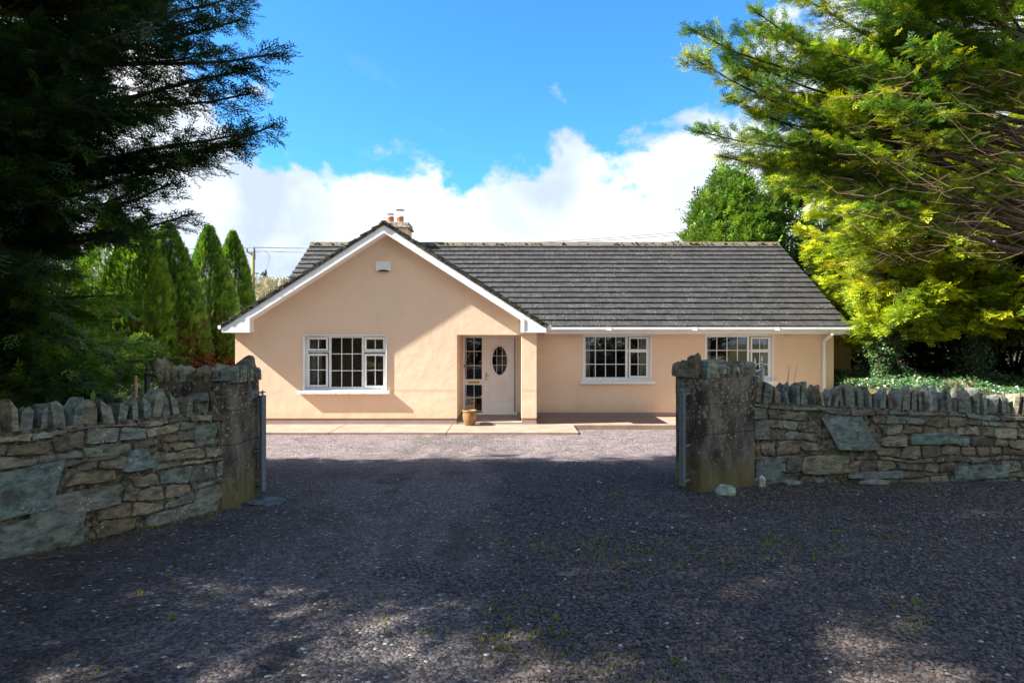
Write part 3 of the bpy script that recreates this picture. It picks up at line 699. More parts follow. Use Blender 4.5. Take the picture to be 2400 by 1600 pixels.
# two moulded lower panels with curved shoulders
for s_ in (-1, 1):
    xa, xb = (dx(570), dx(680)) if s_ < 0 else (dx(832), dx(722))
    zb_, zt, zi = dz(1046), dz(748), dz(826)
    def shp(k):
        q = [(xa, zb_), (xb, zb_), (xb, zi)]
        for j in range(1, 8): t = j/8; q.append((xb+(xa-xb)*t, zi+(zt-zi)*(t**1.7)))
        q.append((xa, zt)); c0 = sum(p[0] for p in q)/len(q); c1 = sum(p[1] for p in q)/len(q)
        return [(c0+(p[0]-c0)*(1-k/.075), c1+(p[1]-c1)*(1-k/.30)) for p in q]
    A, B, C = shp(0), shp(.008), shp(.016); D_ = shp(.022); n = len(A)
    vs = [(p[0], yd+.004, p[1]) for p in A]+[(p[0], yd-.007, p[1]) for p in B]+[(p[0], yd-.007, p[1]) for p in C]+[(p[0], yd+.003, p[1]) for p in D_]
    door.add(vs, [(k*n+i, k*n+(i+1) % n, (k+1)*n+(i+1) % n, (k+1)*n+i) for k in range(3) for i in range(n)])
dleaf = door.build('front_door', UPVC, house)
m = MB()
for v in (dx(664), dx(739)): m.box(v-.005, v+.005, yd+.008, yd+.018, cz-rz*.93, cz+rz*.93)
for h in (dz(428), dz(556)): m.box(cx-rx*.95, cx+rx*.95, yd+.009, yd+.017, h-.005, h+.005)
m.build('glazing_bar', UPVC, dleaf)
m = MB(); m.add([(a, yd+.02, b) for a, b in [(cx+rx*1.04*math.cos(6.28318*i/NO), cz+rz*1.03*math.sin(6.28318*i/NO)) for i in range(NO)]], [tuple(range(NO))]); m.build('pane', GLASS, dleaf)
m = MB(); m.box(dx(512), dx(526), yd-.016, yd+.003, dz(763), dz(652)); m.tube([(dx(519), yd-.012, dz(697)), (dx(519), yd-.055, dz(697)), (dx(568), yd-.055, dz(700))], .008, 8); m.build('handle', BRASS, dleaf)
m = MB(); m.tube([(dx(704), yd-.006, dz(300)), (dx(704), yd-.02, dz(318)), (dx(704), yd-.008, dz(340))], .008, 8); m.build('knocker', BRASS, dleaf)

# curtains ----------------------------------------------------------
def curtain(x0, x1, z0, z1, y, label, folds=6):
    n = folds*8; vs = []
    for i in range(n+1):
        t = i/n; yy = y+.028*math.sin(t*folds*6.283)+.012*math.sin(t*17)
        for z, k in ((z0, 1.0), ((z0+z1)/2, .9), (z1, .96)): xx = x0+(x1-x0)*(.5+(t-.5)*k)+.01*math.sin(t*9+z*3); vs.append((xx, yy, z))
    m = MB(); m.add(vs, [(i*3+k, (i+1)*3+k, (i+1)*3+k+1, i*3+k+1) for i in range(n) for k in range(2)])
    o = m.build('curtain', CURT, base=(x0, y, z0), smooth=True); tag(o, label, 'curtain', 'curtains hanging inside the front windows')
    sm = o.modifiers.new('solid', 'SOLIDIFY'); sm.thickness = .004
curtain(-5.10, -4.82, .86, 2.22, 16.45, 'pleated curtain at the left side of the gable window', 5)
curtain(1.99, 2.17, 1.0, 2.26, 18.03, 'pleated curtain at the left side of the window beside the porch', 4)
curtain(3.55, 3.81, 1.0, 2.26, 18.03, 'pleated curtain at the right side of the window beside the porch', 5)
curtain(5.36, 5.52, 1.0, 2.26, 18.03, 'dim curtain at the left side of the window behind the right gate pillar', 4)
curtain(6.98, 7.18, 1.0, 2.26, 18.03, 'dim curtain at the right side of the window behind the right gate pillar', 4)

# alarm box -----------------------------------------------------------
ax0, ax1, az0, az1 = (880.5-1200)*16.15/F, (916-1200)*16.15/F, CZ+165*16.15/F, CZ+187*16.15/F
ab = root('alarm_box', ((ax0+ax1)/2, 16.2, az0), 'pale grey burglar alarm box high on the gable wall', 'alarm box')
m = MB(); n = 12
top = [(ax0+.0, az1-.02), (ax0+.02, az1)]; pts = [(ax0, az0+.02), (ax0+.02, az0+.004)]
for i in range(9): t = i/8; pts.append((ax0+.05+(ax1-ax0-.10)*t, az0+.004+.028*math.sin(math.pi*t)))
pts += [(ax1-.02, az0+.004), (ax1, az0+.02), (ax1, az1-.02), (ax1-.02, az1), (ax0+.02, az1), (ax0, az1-.02)]
m.prism_y(pts, 16.12, 16.198); m.build('cover', GREYP, ab, bevel=.012)
m = MB(); m.box(ax0+.06, ax1-.06, 16.135, 16.197, az0-.006, az0+.028); m.build('sounder', BLACK, ab)
# plant pot -----------------------------------------------------------
pc = ((1101-1200)*16.0/F, 16.0, 0.0); pot = root('plant_pot', pc, 'ochre glazed plant pot on the path by the porch', 'plant pot')
m = MB(); m.lathe(pc, [(.0, .002), (.115, .002), (.125, .02), (.16, .12), (.178, .24), (.172, .31), (.165, .335), (.185, .345), (.193, .36), (.187, .375), (.165, .378), (.152, .365), (.150, .30)], 36)
m.build('pot', GLAZE, pot, smooth=True)
m = MB(); m.lathe(pc, [(.151, .318), (.08, .330), (0, .335)], 24); m.build('soil', DIRT, pot)

# outbuilding seen past the right end of the house --------------------
ob = root('outbuilding', (11.8, 24, .6), 'ochre rendered outbuilding wall beyond the right end of the bungalow', 'outbuilding')
m = MB(); m.box(9.6, 12.56, 24, 27, .3, 2.30); m.build('wall', PLASTER2, ob)
m = MB(); m.box(9.5, 12.66, 23.85, 27.1, 2.302, 2.42); m.build('roof', PORCH, ob)

# ------------------------------------------------------------------ stone walls
SC = [(.155, .165, .13), (.135, .15, .125), (.18, .165, .115), (.125, .105, .075), (.155, .145, .11), (.18, .15, .105), (.13, .165, .145), (.10, .09, .07), (.21, .195, .14), (.15, .13, .085)]
def stone_poly(mb, poly, frame, out, rg, col):
    # poly in (u,z); frame(u,z,d) -> world; faceted face with cleft edges
    n = len(poly); c0 = sum(p[0] for p in poly)/n; c1 = sum(p[1] for p in poly)/n
    w_ = max(p[0] for p in poly)-min(p[0] for p in poly); h_ = max(p[1] for p in poly)-min(p[1] for p in poly)
    e = min(.007, h_*.12)
    tu, tz = rg.uniform(-.05, .05), rg.uniform(-.08, .08)
    vs = []
    for k, (ins, d) in enumerate(((0, -.03), (.0, out*.45), (e, out))):
        for p in poly:
            qx = c0+(p[0]-c0)*(1-2*ins/max(w_, .02)); qz = c1+(p[1]-c1)*(1-2*ins/max(h_, .02))
            dd = d+(tu*(qx-c0)+tz*(qz-c1)+rg.uniform(-.003, .003) if k else 0); vs.append(frame(qx, qz, dd))
    vs.append(frame(c0+rg.uniform(-.2, .2)*w_, c1+rg.uniform(-.2, .2)*h_, out+rg.uniform(-.001, .006)))
    mb.add(vs, [(k*n+i, k*n+(i+1) % n, (k+1)*n+(i+1) % n, (k+1)*n+i) for k in range(2) for i in range(n)]+[(2*n+i, 2*n+(i+1) % n, 3*n) for i in range(n)], col)
def rubble(mb, L, zb0, zt0, frame, rg, big):
    z = lambda u, t: zb0(u)+(zt0(u)-zb0(u))*t
    rows = [0]
    while rows[-1] < 1: rows.append(rows[-1]+rg.choice((.04, .06, .075, .09, .11, .14)))
    rows[-1] = 1.0
    if rows[-1]-rows[-2] < .035: rows.pop(-2)
    R = len(rows); ph = [(rg.uniform(0, 6), rg.uniform(0, 6), rg.uniform(.016, .030)) for _ in rows]
    def rb(k, u):
        if k in (0, R-1): return rows[k]
        return rows[k]+ph[k][2]*(math.sin(u*2.9+ph[k][0])+.8*math.sin(u*7.3+ph[k][1]))
    for k in range(R-1):
        u = -rg.random()*.2
        while u < L:
            hh = (rows[k+1]-rows[k]); ln = rg.uniform(.10, .30)+(rg.random()*.22 if hh < .1 else .05)
            u1 = min(u+ln, L+.02); g = .006
            a0, a1 = u+g, u1-g
            if a1-a0 > .035:
                cu = (a0+a1)/2; cz_ = z(cu, (rows[k]+rows[k+1])/2)
                if not any(b[0]-.01 < cu < b[1]+.01 and b[2]-.01 < cz_ < b[3]+.01 for b in big):
                    sk0, sk1 = rg.uniform(-.03, .03), rg.uniform(-.03, .03); nb = 6
                    bot = [(a0+(a1-a0)*i/nb, z(a0+(a1-a0)*i/nb, rb(k, a0+(a1-a0)*i/nb))+g+rg.uniform(-.005, .012)) for i in range(nb+1)]
                    top_ = [(a0+(a1-a0)*i/nb, z(a0+(a1-a0)*i/nb, rb(k+1, a0+(a1-a0)*i/nb))-g+rg.uniform(-.014, .005)) for i in range(nb+1)]
                    if rg.random() < .75: i = rg.choice((0, nb)); top_[i] = (top_[i][0], top_[i][1]-rg.uniform(.1, .45)*(top_[i][1]-bot[i][1]))
                    if rg.random() < .65: i = rg.choice((0, nb)); bot[i] = (bot[i][0], bot[i][1]+rg.uniform(.1, .4)*(top_[i][1]-bot[i][1]))
                    top_[0] = (top_[0][0]+sk0, top_[0][1]); top_[-1] = (top_[-1][0]+sk1, top_[-1][1])
                    c = rg.choice(SC); b = rg.uniform(.75, 1.2)
                    stone_poly(mb, bot+top_[::-1], frame, rg.uniform(.012, .034), rg, tuple(x*b for x in c))
            u = u1
    for b in big:
        x0, x1, z0, z1 = b[:4]; kind = b[4]; col = b[5]
        shp = {'trap': [(0, 1), (.12, .62), (.30, .02), (.62, -.02), (.98, .0), (1.0, .06), (.86, .5), (.72, 1), (.4, 1.02)],
               'tri': [(0, .08), (.12, .02), (.5, 0), (1, .05), (.97, .3), (.62, .95), (.40, 1), (.20, .75)],
               'slab': [(0, .05), (.3, 0), (.7, .03), (1, .10), (.98, .55), (1.02, .93), (.6, 1), (.25, .95), (.02, .9), (-.02, .5)],
               'lean': [(0, 0), (.5, .03), (.80, .04), (.86, .4), (1.02, 1), (.5, .97), (0, .93), (-.02, .5)]}[kind]
        stone_poly(mb, [(x0+(x1-x0)*a, z0+(z1-z0)*c) for a, c in shp], frame, .042, rg, col)
def coping_stone(parent, p, ang, wd, dp, ht, lean, rg, col, pointed=0):
    # an upright slab of split slate set across the wall; p = bottom centre
    m = MB(); ca, sa = math.cos(ang), math.sin(ang); nz = 5; lay = []
    kind = rg.random(); cut = rg.uniform(.12, .38)+pointed; cs_ = rg.choice((-1, 1)); bulge = rg.uniform(-.10, .16)
    corners = ((-1, -1), (.15, -1.0), (1, -.96), (1, .1), (.96, 1), (-.1, 1.0), (-1, .95), (-1, -.1))
    jit = [(rg.uniform(-.09, .09), rg.uniform(-.07, .05)) for _ in corners]
    for k in range(nz+1):
        t = k/nz
        for (a, b), (ja, jb) in zip(corners, jit):
            sx = wd*.5*(1+bulge*math.sin(t*3.14)-(.12*t if kind < .5 else 0)); sy = dp*.5*(1-.10*t*t)
            a2 = a*(1+ja)+rg.uniform(-.05, .05); b2 = b*(1+jb)+rg.uniform(-.03, .03); zz_ = ht*t
            if k == nz:
                sd = (a*cs_+1)/2
                zz_ -= ht*cut*(sd if kind < .62 else abs(a)*.7); zz_ -= ht*.16*max(0, b)*rg.random(); a2 *= .9; b2 *= .9
            elif k == nz-1: zz_ -= ht*cut*.35*((a*cs_+1)/2 if kind < .62 else abs(a)*.7)
            lx = a2*sx+lean*t*ht; ly = b2*sy; lay.append((p[0]+lx*ca-ly*sa, p[1]+lx*sa+ly*ca, p[2]+zz_))
    n = 8; top_c = tuple(sum(lay[nz*n+i][q] for i in range(n))/n+(.012*rg.random() if q == 2 else 0) for q in range(3)); lay.append(top_c)
    m.add(lay, [(k*n+i, k*n+(i+1) % n, (k+1)*n+(i+1) % n, (k+1)*n+i) for k in range(nz) for i in range(n)]+[tuple(range(n-1, -1, -1))]+[(nz*n+i, nz*n+(i+1) % n, (nz+1)*n) for i in range(n)], col)
    return m.build('coping_stone', STONE, parent)
def stone_wall(label, pts, zt, bigs, rg, hk=1.0):
    # pts: ground polyline of the road face, left to right as seen from the road
    P_ = [Vector((x, y, 0)) for x, y in pts]; seg = [(P_[i+1]-P_[i]).length for i in range(len(P_)-1)]; L = sum(seg)
    def at(u):
        u = max(0, min(u, L-1e-6)); i = 0
        while i < len(seg)-1 and u > seg[i]: u -= seg[i]; i += 1
        d = (P_[i+1]-P_[i]).normalized(); return P_[i]+d*u, d
    def frame(u, z, d):
        p, t = at(u); nrm = Vector((t.y, -t.x, 0)); q = p+nrm*d; return (q.x, q.y, z)
    zb0 = lambda u: float(gh(at(u)[0].x, at(u)[0].y))-.05
    zt0 = lambda u: zt(u/L)
    mid = P_[len(P_)//2]
    r = root('stone_wall', (mid.x, mid.y, float(gh(mid.x, mid.y))), label, 'wall')
    core = MB(); N = int(L/.06)
    for i in range(N):
        a, b = L*i/N, L*(i+1)/N; A = []
        za, zb_ = zt0(a)+.02, zt0(b)+.02
        f = lambda u, z, d: frame(u, z, d)
        core.hexa([f(a, zb0(a)-.1, 0), f(b, zb0(b)-.1, 0), f(b, zb0(b)-.1, -.36), f(a, zb0(a)-.1, -.36), f(a, za, 0), f(b, zb_, 0), f(b, zb_, -.36), f(a, za, -.36)])
    core.build('mortar', MORTAR, r)
    st = MB(); rubble(st, L, zb0, zt0, frame, rg, bigs); st.build('masonry', STONE, r)
    u = .05
    while u < L-.03:
        wd = rg.choice((.04, .05, .06, .07, .08, .095, .11)); p, t = at(u+wd/2); ang = math.atan2(t.y, t.x)
        q = Vector(frame(u+wd/2, 0, -.16+rg.uniform(-.02, .03))); ht = rg.uniform(.17, .30)*hk
        c = rg.choice(SC[:4]+SC[:3]+[SC[6], (.15, .165, .15)]); b = rg.uniform(.75, 1.15)
        coping_stone(r, (q.x, q.y, zt0(u)+.005-rg.random()*.01), ang+rg.uniform(-.2, .2), wd, rg.uniform(.20, .28), ht, rg.uniform(-.22, .22), rg, tuple(x*b for x in c))
        u += wd+rg.uniform(.008, .055)
    return r
lw = [(-6.3, 1.2), (-5.55, 2.4), (-4.85, 3.6), (-3.99, 5.04), (-3.45, 5.98), (-3.02, 6.73)]
LL = sum(math.dist(lw[i], lw[i+1]) for i in range(5))
rgl = random.Random(21)
stone_wall('mossy rubble wall left of the gateway with upright slate coping', lw, lambda t: 1.335, 
           [(LL-1.97, LL-1.50, .68, 1.08, 'lean', (.115, .15, .14)), (LL-2.0, LL-1.35, .30, .66, 'slab', (.13, .155, .135)), (LL-1.02, LL-.70, .88, 1.10, 'tri', (.125, .165, .155)),
            (LL-.32, LL-.06, 1.02, 1.24, 'lean', (.13, .16, .135)), (LL-.80, LL-.05, .28, .46, 'slab', (.14, .155, .13)), (LL-1.75, LL-1.05, .60, .80, 'slab', (.13, .135, .115))], rgl)
rw = [(2.98, 8.04), (4.2, 8.06), (5.4, 8.12), (6.6, 8.22), (7.6, 8.25), (9.0, 8.1)]
rgr = random.Random(5)
stone_wall('grey rubble wall right of the gateway with jagged upright coping', rw, lambda t: 1.30-.20*min(t*1.55, 1.15)+0*t,
           [(.85, 1.58, .72, 1.13, 'trap', (.125, .16, .145)), (.03, .36, .30, .62, 'slab', (.12, .145, .13)), (.62, 1.20, .42, .66, 'slab', (.17, .165, .11)),
            (.42, .62, .45, .66, 'slab', (.10, .10, .09)), (2.0, 2.6, .78, .93, 'slab', (.12, .165, .145)), (2.55, 3.3, .34, .52, 'slab', (.13, .165, .15)), (1.2, 1.9, .36, .46, 'slab', (.13, .15, .14)), (0.02, .25, .85, 1.1, 'lean', (.13, .14, .12))], rgr, 1.15)

# gate pillars ---------------------------------------------------------
def chamf(A, B, C, D, k):                     # four corners, chamfer the one at A
    A, B, C, D = map(Vector, (A, B, C, D)); p = A+(D-A).normalized()*k; q = A+(B-A).normalized()*k
    return [tuple(p)] + [tuple(A+((D-A).normalized()+(B-A).normalized())*k*.27)] + [tuple(q), tuple(B), tuple(C), tuple(D)]
rgp = random.Random(9)
rp = root('gate_pillar', (2.5, 7.75, .3), 'concrete gate pillar right of the gateway, blotched with pale lichen', 'gate pillar', 'gate pillars')
R0, R1_, R2, R3 = (2.165, 7.44), (2.95, 7.86), (2.72, 8.30), (1.99, 7.88)
poly = chamf(R0, R1_, R2, R3, .10)
def pillar_mesh(poly, z0, z1, parent):
    n = len(poly); m = MB(); K = 10; vs = []
    for k in range(K+1):
        z = z0+(z1-z0)*k/K
        for (x, y) in poly: vs.append((x+rgp.uniform(-.003, .003), y+rgp.uniform(-.003, .003), z))
    m.add(vs, [(k*n+i, k*n+(i+1) % n, (k+1)*n+(i+1) % n, (k+1)*n+i) for k in range(K) for i in range(n)]+[tuple(range(K*n, K*n+n))])
    return m.build('shaft', CONC, parent, bevel=.01)
poly = [tuple(p) for p in poly]
pillar_mesh(poly, .15, 1.655, rp)
def lerp(a, b, t): return (a[0]+(b[0]-a[0])*t, a[1]+(b[1]-a[1])*t)
def capstones(parent, A, B, depth_v, specs, rg, ztop):
    ang = math.atan2(B[1]-A[1], B[0]-A[0])
    for t, off, wd, dp, ht, ln, pt in specs:
        p = lerp(A, B, t); p = (p[0]+depth_v[0]*off, p[1]+depth_v[1]*off)
        c = rg.choice(SC[:3]+[SC[6], SC[9]]); b = rg.uniform(.75, 1.1)
        coping_stone(parent, (p[0], p[1], ztop-.005), ang+rg.uniform(-.15, .15), wd, dp, ht, ln, rg, tuple(x*b for x in c), pt)
dv = (-.18, .43)
capstones(rp, R0, R1_, dv, [(.03, .28, .12, .13, .30, -.05, 0), (.03, .55, .10, .16, .2, 0, 0), (.04, .85, .12, .2, .18, 0, 0), (.16, .30, .09, .30, .19, .1, 0), (.27, .30, .12, .30, .21, -.25, .1), (.42, .30, .08, .28, .16, .2, 0),
    (.52, .32, .055, .26, .13, .1, 0), (.61, .30, .065, .26, .17, .15, 0), (.71, .3, .05, .26, .14, -.2, 0), (.79, .3, .05, .26, .18, .1, 0), (.91, .35, .16, .34, .18, 0, -.1),
    (.3, .85, .12, .2, .19, .1, 0), (.5, .85, .1, .2, .17, 0, 0), (.7, .85, .12, .2, .2, -.1, 0), (.9, .85, .12, .2, .17, 0, 0)], rgp, 1.655)
m = MB(); m.prism_z([lerp(R0, R1_, .03), lerp(R0, R1_, .97), (2.70, 8.22), (2.04, 7.86)], 1.64, 1.69); m.build('mortar_bed', MORTAR, rp)
lp = root('gate_pillar', (-3.3, 7.1, .3), 'mossy concrete gate pillar left of the gateway with a pointed end stone on top', 'gate pillar', 'gate pillars')
A0, B0, C0, D0 = (-2.915, 6.74), (-2.865, 7.34), (-3.66, 7.50), (-3.82, 6.96)
poly = chamf(A0, B0, C0, (-3.10, 6.70), .10)[:-1]+[(-3.80, 6.98), (-3.10, 6.71)]
pillar_mesh([tuple(p) for p in poly], .15, 1.645, lp)
dv = (-.6, .05)
specs = []
for i, t in enumerate((.06, .2, .33, .46, .6, .74, .88)): specs.append((t, .07, rgp.uniform(.045, .075), .18, rgp.uniform(.08, .20), rgp.uniform(-.25, .25), 0))
capstones(lp, A0, B0, dv, specs, rgp, 1.645)
# row along the road side, partly behind the wall coping
for k in range(9):
    t = k/8; p = (-3.02-.72*t, 6.86+.14*t); c = rgp.choice(SC[:3]+[SC[9]])
    coping_stone(lp, (p[0], p[1], 1.64), math.atan2(.14, -.72)+rgp.uniform(-.2, .2), rgp.uniform(.045, .08), .17, rgp.uniform(.07, .19)+(.12 if k == 8 else 0), rgp.uniform(-.3, .3), rgp, tuple(x*rgp.uniform(.8, 1.1) for x in c))
for k in range(6):
    t = k/5; p = (-2.98-.68*t, 7.26+.12*t); coping_stone(lp, (p[0], p[1], 1.64), rgp.uniform(-.3, .3), rgp.uniform(.08, .14), .2, rgp.uniform(.12, .2), 0, rgp, SC[k % 3])
# the big pointed end stone, leaning up towards the gateway
m = MB(); e = [(-.33, 0), (.03, 0), (.055, .14), (.045, .235), (.02, .265), (-.02, .25), (-.12, .17), (-.20, .10), (-.33, .045)]
m.add([(-2.93+a, 7.20-.045+.02*a+(.01 if i % 2 else 0), 1.655+b) for i, (a, b) in enumerate(e)]+[(-2.93+a*.97, 7.20+.06+(.012 if i % 3 else 0), 1.655+b*.97) for i, (a, b) in enumerate(e)],
      [tuple(range(9)), tuple(range(17, 8, -1))]+[(i, i+9, (i+1) % 9+9, (i+1) % 9) for i in range(9)], (.12, .115, .10)); m.build('coping_stone', STONE, lp)
m = MB(); m.prism_z([(-2.93, 6.82), (-2.89, 7.30), (-3.62, 7.44), (-3.74, 7.0), (-3.05, 6.76)], 1.63, 1.70); m.build('mortar_bed', MORTAR, lp)
m = MB(); m.prism_z([(-3.10, 6.66), (-2.93, 6.72), (-2.96, 6.84), (-3.12, 6.80)], 1.665, 1.68, (.10, .14, .16)); m.build('slate_chip', STONE, lp)
m = MB(); m.tube([(-3.13, 6.655, 1.50), (-3.0, 6.70, 1.497), (-2.92, 6.79, 1.505), (-2.895, 7.0, 1.52), (-2.872, 7.3, 1.535)], .004, 6); m.build('tie_wire', GALV, lp)

# gates ------------------------------------------------------------
def gate(label, hinge, d, L, zb_, zh, ze, frame_m, pil, nb, plate):
    r = root('gate', (hinge[0], hinge[1], zb_), label, 'gate', 'open driveway gates'); d = Vector((d[0], d[1], 0)).normalized(); s = Vector((-d.y, d.x, 0))
    h = Vector((hinge[0], hinge[1], 0)); top_ = lambda t: zh+(ze-zh)*(t**1.3)
    def post(a, z0, z1, w_, mt, nm):
        c = h+d*a; m = MB(); m.hexa([(c+d*x*w_+s*y*w_+Vector((0, 0, z))).to_tuple() for z in (z0, z1) for x, y in ((-1, -1), (1, -1), (1, 1), (-1, 1))]); return m.build(nm, mt, r, bevel=.003)
    post(0, zb_, zh, .028, GALV, 'hinge_stile'); post(L, zb_, top_(1), .026, frame_m, 'end_stile')
    for k, q in enumerate((.04, .42, 1.0)):
        m = MB(); pts = [h+d*(L*i/10)+Vector((0, 0, (zb_+q*(top_(i/10)-zb_)) if q < 1 else top_(i/10)-.02)) for i in range(11)]
        m.tube(pts, .013, 6); m.build('rail', frame_m, r)
    for i in range(1, nb):
        t = i/nb; c = h+d*(L*t); zt_ = top_(t)
        m = MB(); m.tube([(c.x, c.y, zb_+.04), (c.x, c.y, zt_+.01)], .008, 6); b = m.build('bar', frame_m, r)
        spear(c, zt_, frame_m, b)
    b = post(L, top_(1)-.03, top_(1), .027, frame_m, 'stile_cap'); spear(h+d*L, top_(1), frame_m, b)
    # pin, hook and strap holding the stile to the pillar
    m = MB(); m.tube([(h.x, h.y, zh-.01), (h.x, h.y, zh+.055)], .010, 8); m.tube([(h.x-.035, h.y, zh+.035), (h.x+.035, h.y, zh+.035)], .007, 6)
    pv = Vector((pil[0], pil[1], 0))-h; m.build('hinge_pin', GALV, r)
    for z in (zh+.02, zb_+.12, zb_+.45): m = MB(); m.tube([h+Vector((0, 0, z)), h+pv*.9+Vector((0, 0, z))], .007, 6); m.build('hinge', GALV, r)
    m = MB(); a, b = plate; t_ = Vector((b[0]-a[0], b[1]-a[1], 0)); nn = Vector((t_.y, -t_.x, 0)).normalized()
    q = [Vector((*a, 0))+nn*.002, Vector((*b, 0))+nn*.002, Vector((*b, 0))+nn*.012, Vector((*a, 0))+nn*.012]
    m.hexa([(p+Vector((0, 0, zh-.03))).to_tuple() for p in q]+[(p+Vector((0, 0, zh+.05))).to_tuple() for p in q]); m.build('strap', GALV, r)
def spear(c, z, mt, par):
    m = MB(); m.lathe((c.x, c.y, z), [(.008, 0), (.018, .012), (.010, .028), (.022, .045), (.024, .06), (.012, .075), (.020, .095), (.013, .12), (.006, .155), (.001, .185)], 8); m.build('finial', mt, par)
gate('open galvanised iron gate leaf behind the left gate pillar', (-2.79, 7.24), (-2.07, 1.36), 2.45, .40, 1.47, 1.655, IRON, (-2.875, 7.2), 16, ((-2.885, 7.13), (-2.868, 7.30)))
gate('open galvanised iron gate leaf behind the right gate pillar', (1.975, 7.50), (1.46, 1.4), 2.02, .40, 1.47, 1.71, SILV, (2.10, 7.62), 10, ((2.035, 7.76), (2.125, 7.58)))

# loose stones -------------------------------------------------------
def rock(name, c, sx, sy, sz, label, col, seed, m_=STONE, rot=0):
    rg = random.Random(seed); m = MB(); n = 9; lay = []
    for k, (r, h) in enumerate(((.85, -.25), (1.0, .15), (.92, .62), (.55, .95))):
        for i in range(n):
            a = 6.283*i/n; q = r*rg.uniform(.82, 1.12); x = q*math.cos(a)*sx; y = q*math.sin(a)*sy
            lay.append((c[0]+x*math.cos(rot)-y*math.sin(rot), c[1]+x*math.sin(rot)+y*math.cos(rot), c[2]+h*sz*rg.uniform(.9, 1.08)))
    m.add(lay, [(k*n+i, k*n+(i+1) % n, (k+1)*n+(i+1) % n, (k+1)*n+i) for k in range(3) for i in range(n)]+[tuple(range(3*n, 4*n))], col)
    return tag(m.build(name, m_, base=c, bevel=.006), label, 'rock')
def gp_(x, y): return (x, y, float(gh(x, y)))
rock('rock', gp_(2.42, 7.36), .125, .085, .12, 'squarish grey-green rock at the foot of the right gate pillar', (.20, .25, .21), 4)
rock('stone', gp_(3.02, 7.82), .045, .03, .13, 'small pale pointed stone leaning at the foot of the right wall', (.42, .43, .42), 8)
rock('stone', gp_(2.97, 7.90), .10, .05, .09, 'dark triangular slate chip beside the pale pointed stone', (.13, .16, .14), 9)
rock('stone', gp_(3.42, 7.93), .13, .06, .055, 'low flat slate chip at the foot of the right wall', (.15, .17, .14), 10)
rock('flagstone', gp_(-2.65, 7.0), .24, .20, .035, 'flat round slate flag on the gravel by the left gate pillar', (.075, .09, .10), 12)
rock('stone', gp_(4.45, 7.96), .2, .06, .06, 'long flat slate lying under the middle of the right wall', (.14, .155, .13), 14)

# ------------------------------------------------------------------ foliage machinery
def frond(seed, ntw, sub, spread=.42, wd=.020):
    rg = random.Random(seed); V = []
    def leaf(b, d, L, w_):
        b = Vector(b); d = Vector(d).normalized(); s = d.cross(Vector((rg.uniform(-.5, .5), rg.uniform(-.5, .5), 1))).normalized()*w_
        V.extend([b-s, b+s, b+d*L])
    for i in range(ntw):
        t = (i+.4)/ntw*.95; sd = 1 if i % 2 else -1; L = spread*((1-t)**.75)+.09; L *= rg.uniform(.75, 1.2); an = math.radians(rg.uniform(32, 55))
        b = (t, 0, -.10*t*t); d = Vector((math.cos(an), sd*math.sin(an), rg.uniform(-.25, .2)))
        leaf(b, d, L, wd*.8)
        for j in range(sub):
            q = Vector(b)+d*L*(j+.7)/(sub+.6); s2 = 1 if j % 2 else -1; a2 = an*sd+s2*math.radians(38)
            leaf(q, (math.cos(a2), math.sin(a2), rg.uniform(-.3, .3)), L*.42*(1-.35*j/sub)+.03, wd)
    leaf((0, 0, 0), (1, 0, -.1), 1.02, wd*.7)
    return np.array([tuple(v) for v in V])
FR_HI = [frond(s, 9, 2, .46, .036) for s in range(5)]; FR_MID = [frond(s+20, 7, 2, .5, .048) for s in range(4)]; FR_LO = [frond(s+40, 6, 1, .5, .062) for s in range(4)]
class Fol:
    def __init__(s): s.p = []; s.d = []; s.s = []; s.c = []; s.u = []
    def add(s, p, d, sc, c, u=None): s.p.append(p); s.d.append(d); s.s.append(sc); s.c.append(c); s.u.append(u if u is not None else (0, 0, 1))
    def build(s, name, mt, parent, temps, seed=1, jitter=.35, base=None):
        rg = np.random.default_rng(seed); P_ = np.array(s.p); D = np.array(s.d, dtype=float); SC_ = np.array(s.s); C = np.array(s.c); U = np.array(s.u, dtype=float)
        D /= np.linalg.norm(D, axis=1)[:, None]+1e-9
        U = U+rg.normal(0, jitter, U.shape); Y = np.cross(U, D); Y /= np.linalg.norm(Y, axis=1)[:, None]+1e-9; Z = np.cross(D, Y)
        k = rg.integers(0, len(temps), len(P_)); Vs = []; Cs = []
        for i, t in enumerate(temps):
            m_ = k == i
            if not m_.any(): continue
            p, d, y, z, sc = P_[m_], D[m_], Y[m_], Z[m_], SC_[m_]
            v = p[:, None]+sc[:, None, None]*(t[None, :, 0:1]*d[:, None]+t[None, :, 1:2]*y[:, None]+t[None, :, 2:3]*z[:, None])
            Vs.append(v.reshape(-1, 3)); Cs.append(np.repeat(C[m_], len(t), 0))
        V = np.concatenate(Vs); C = np.concatenate(Cs); T = np.arange(len(V)).reshape(-1, 3)
        return tri_mesh(name, V, T, mt, parent, C, base)
def nz(v): n = np.linalg.norm(v); return v/(n+1e-9)
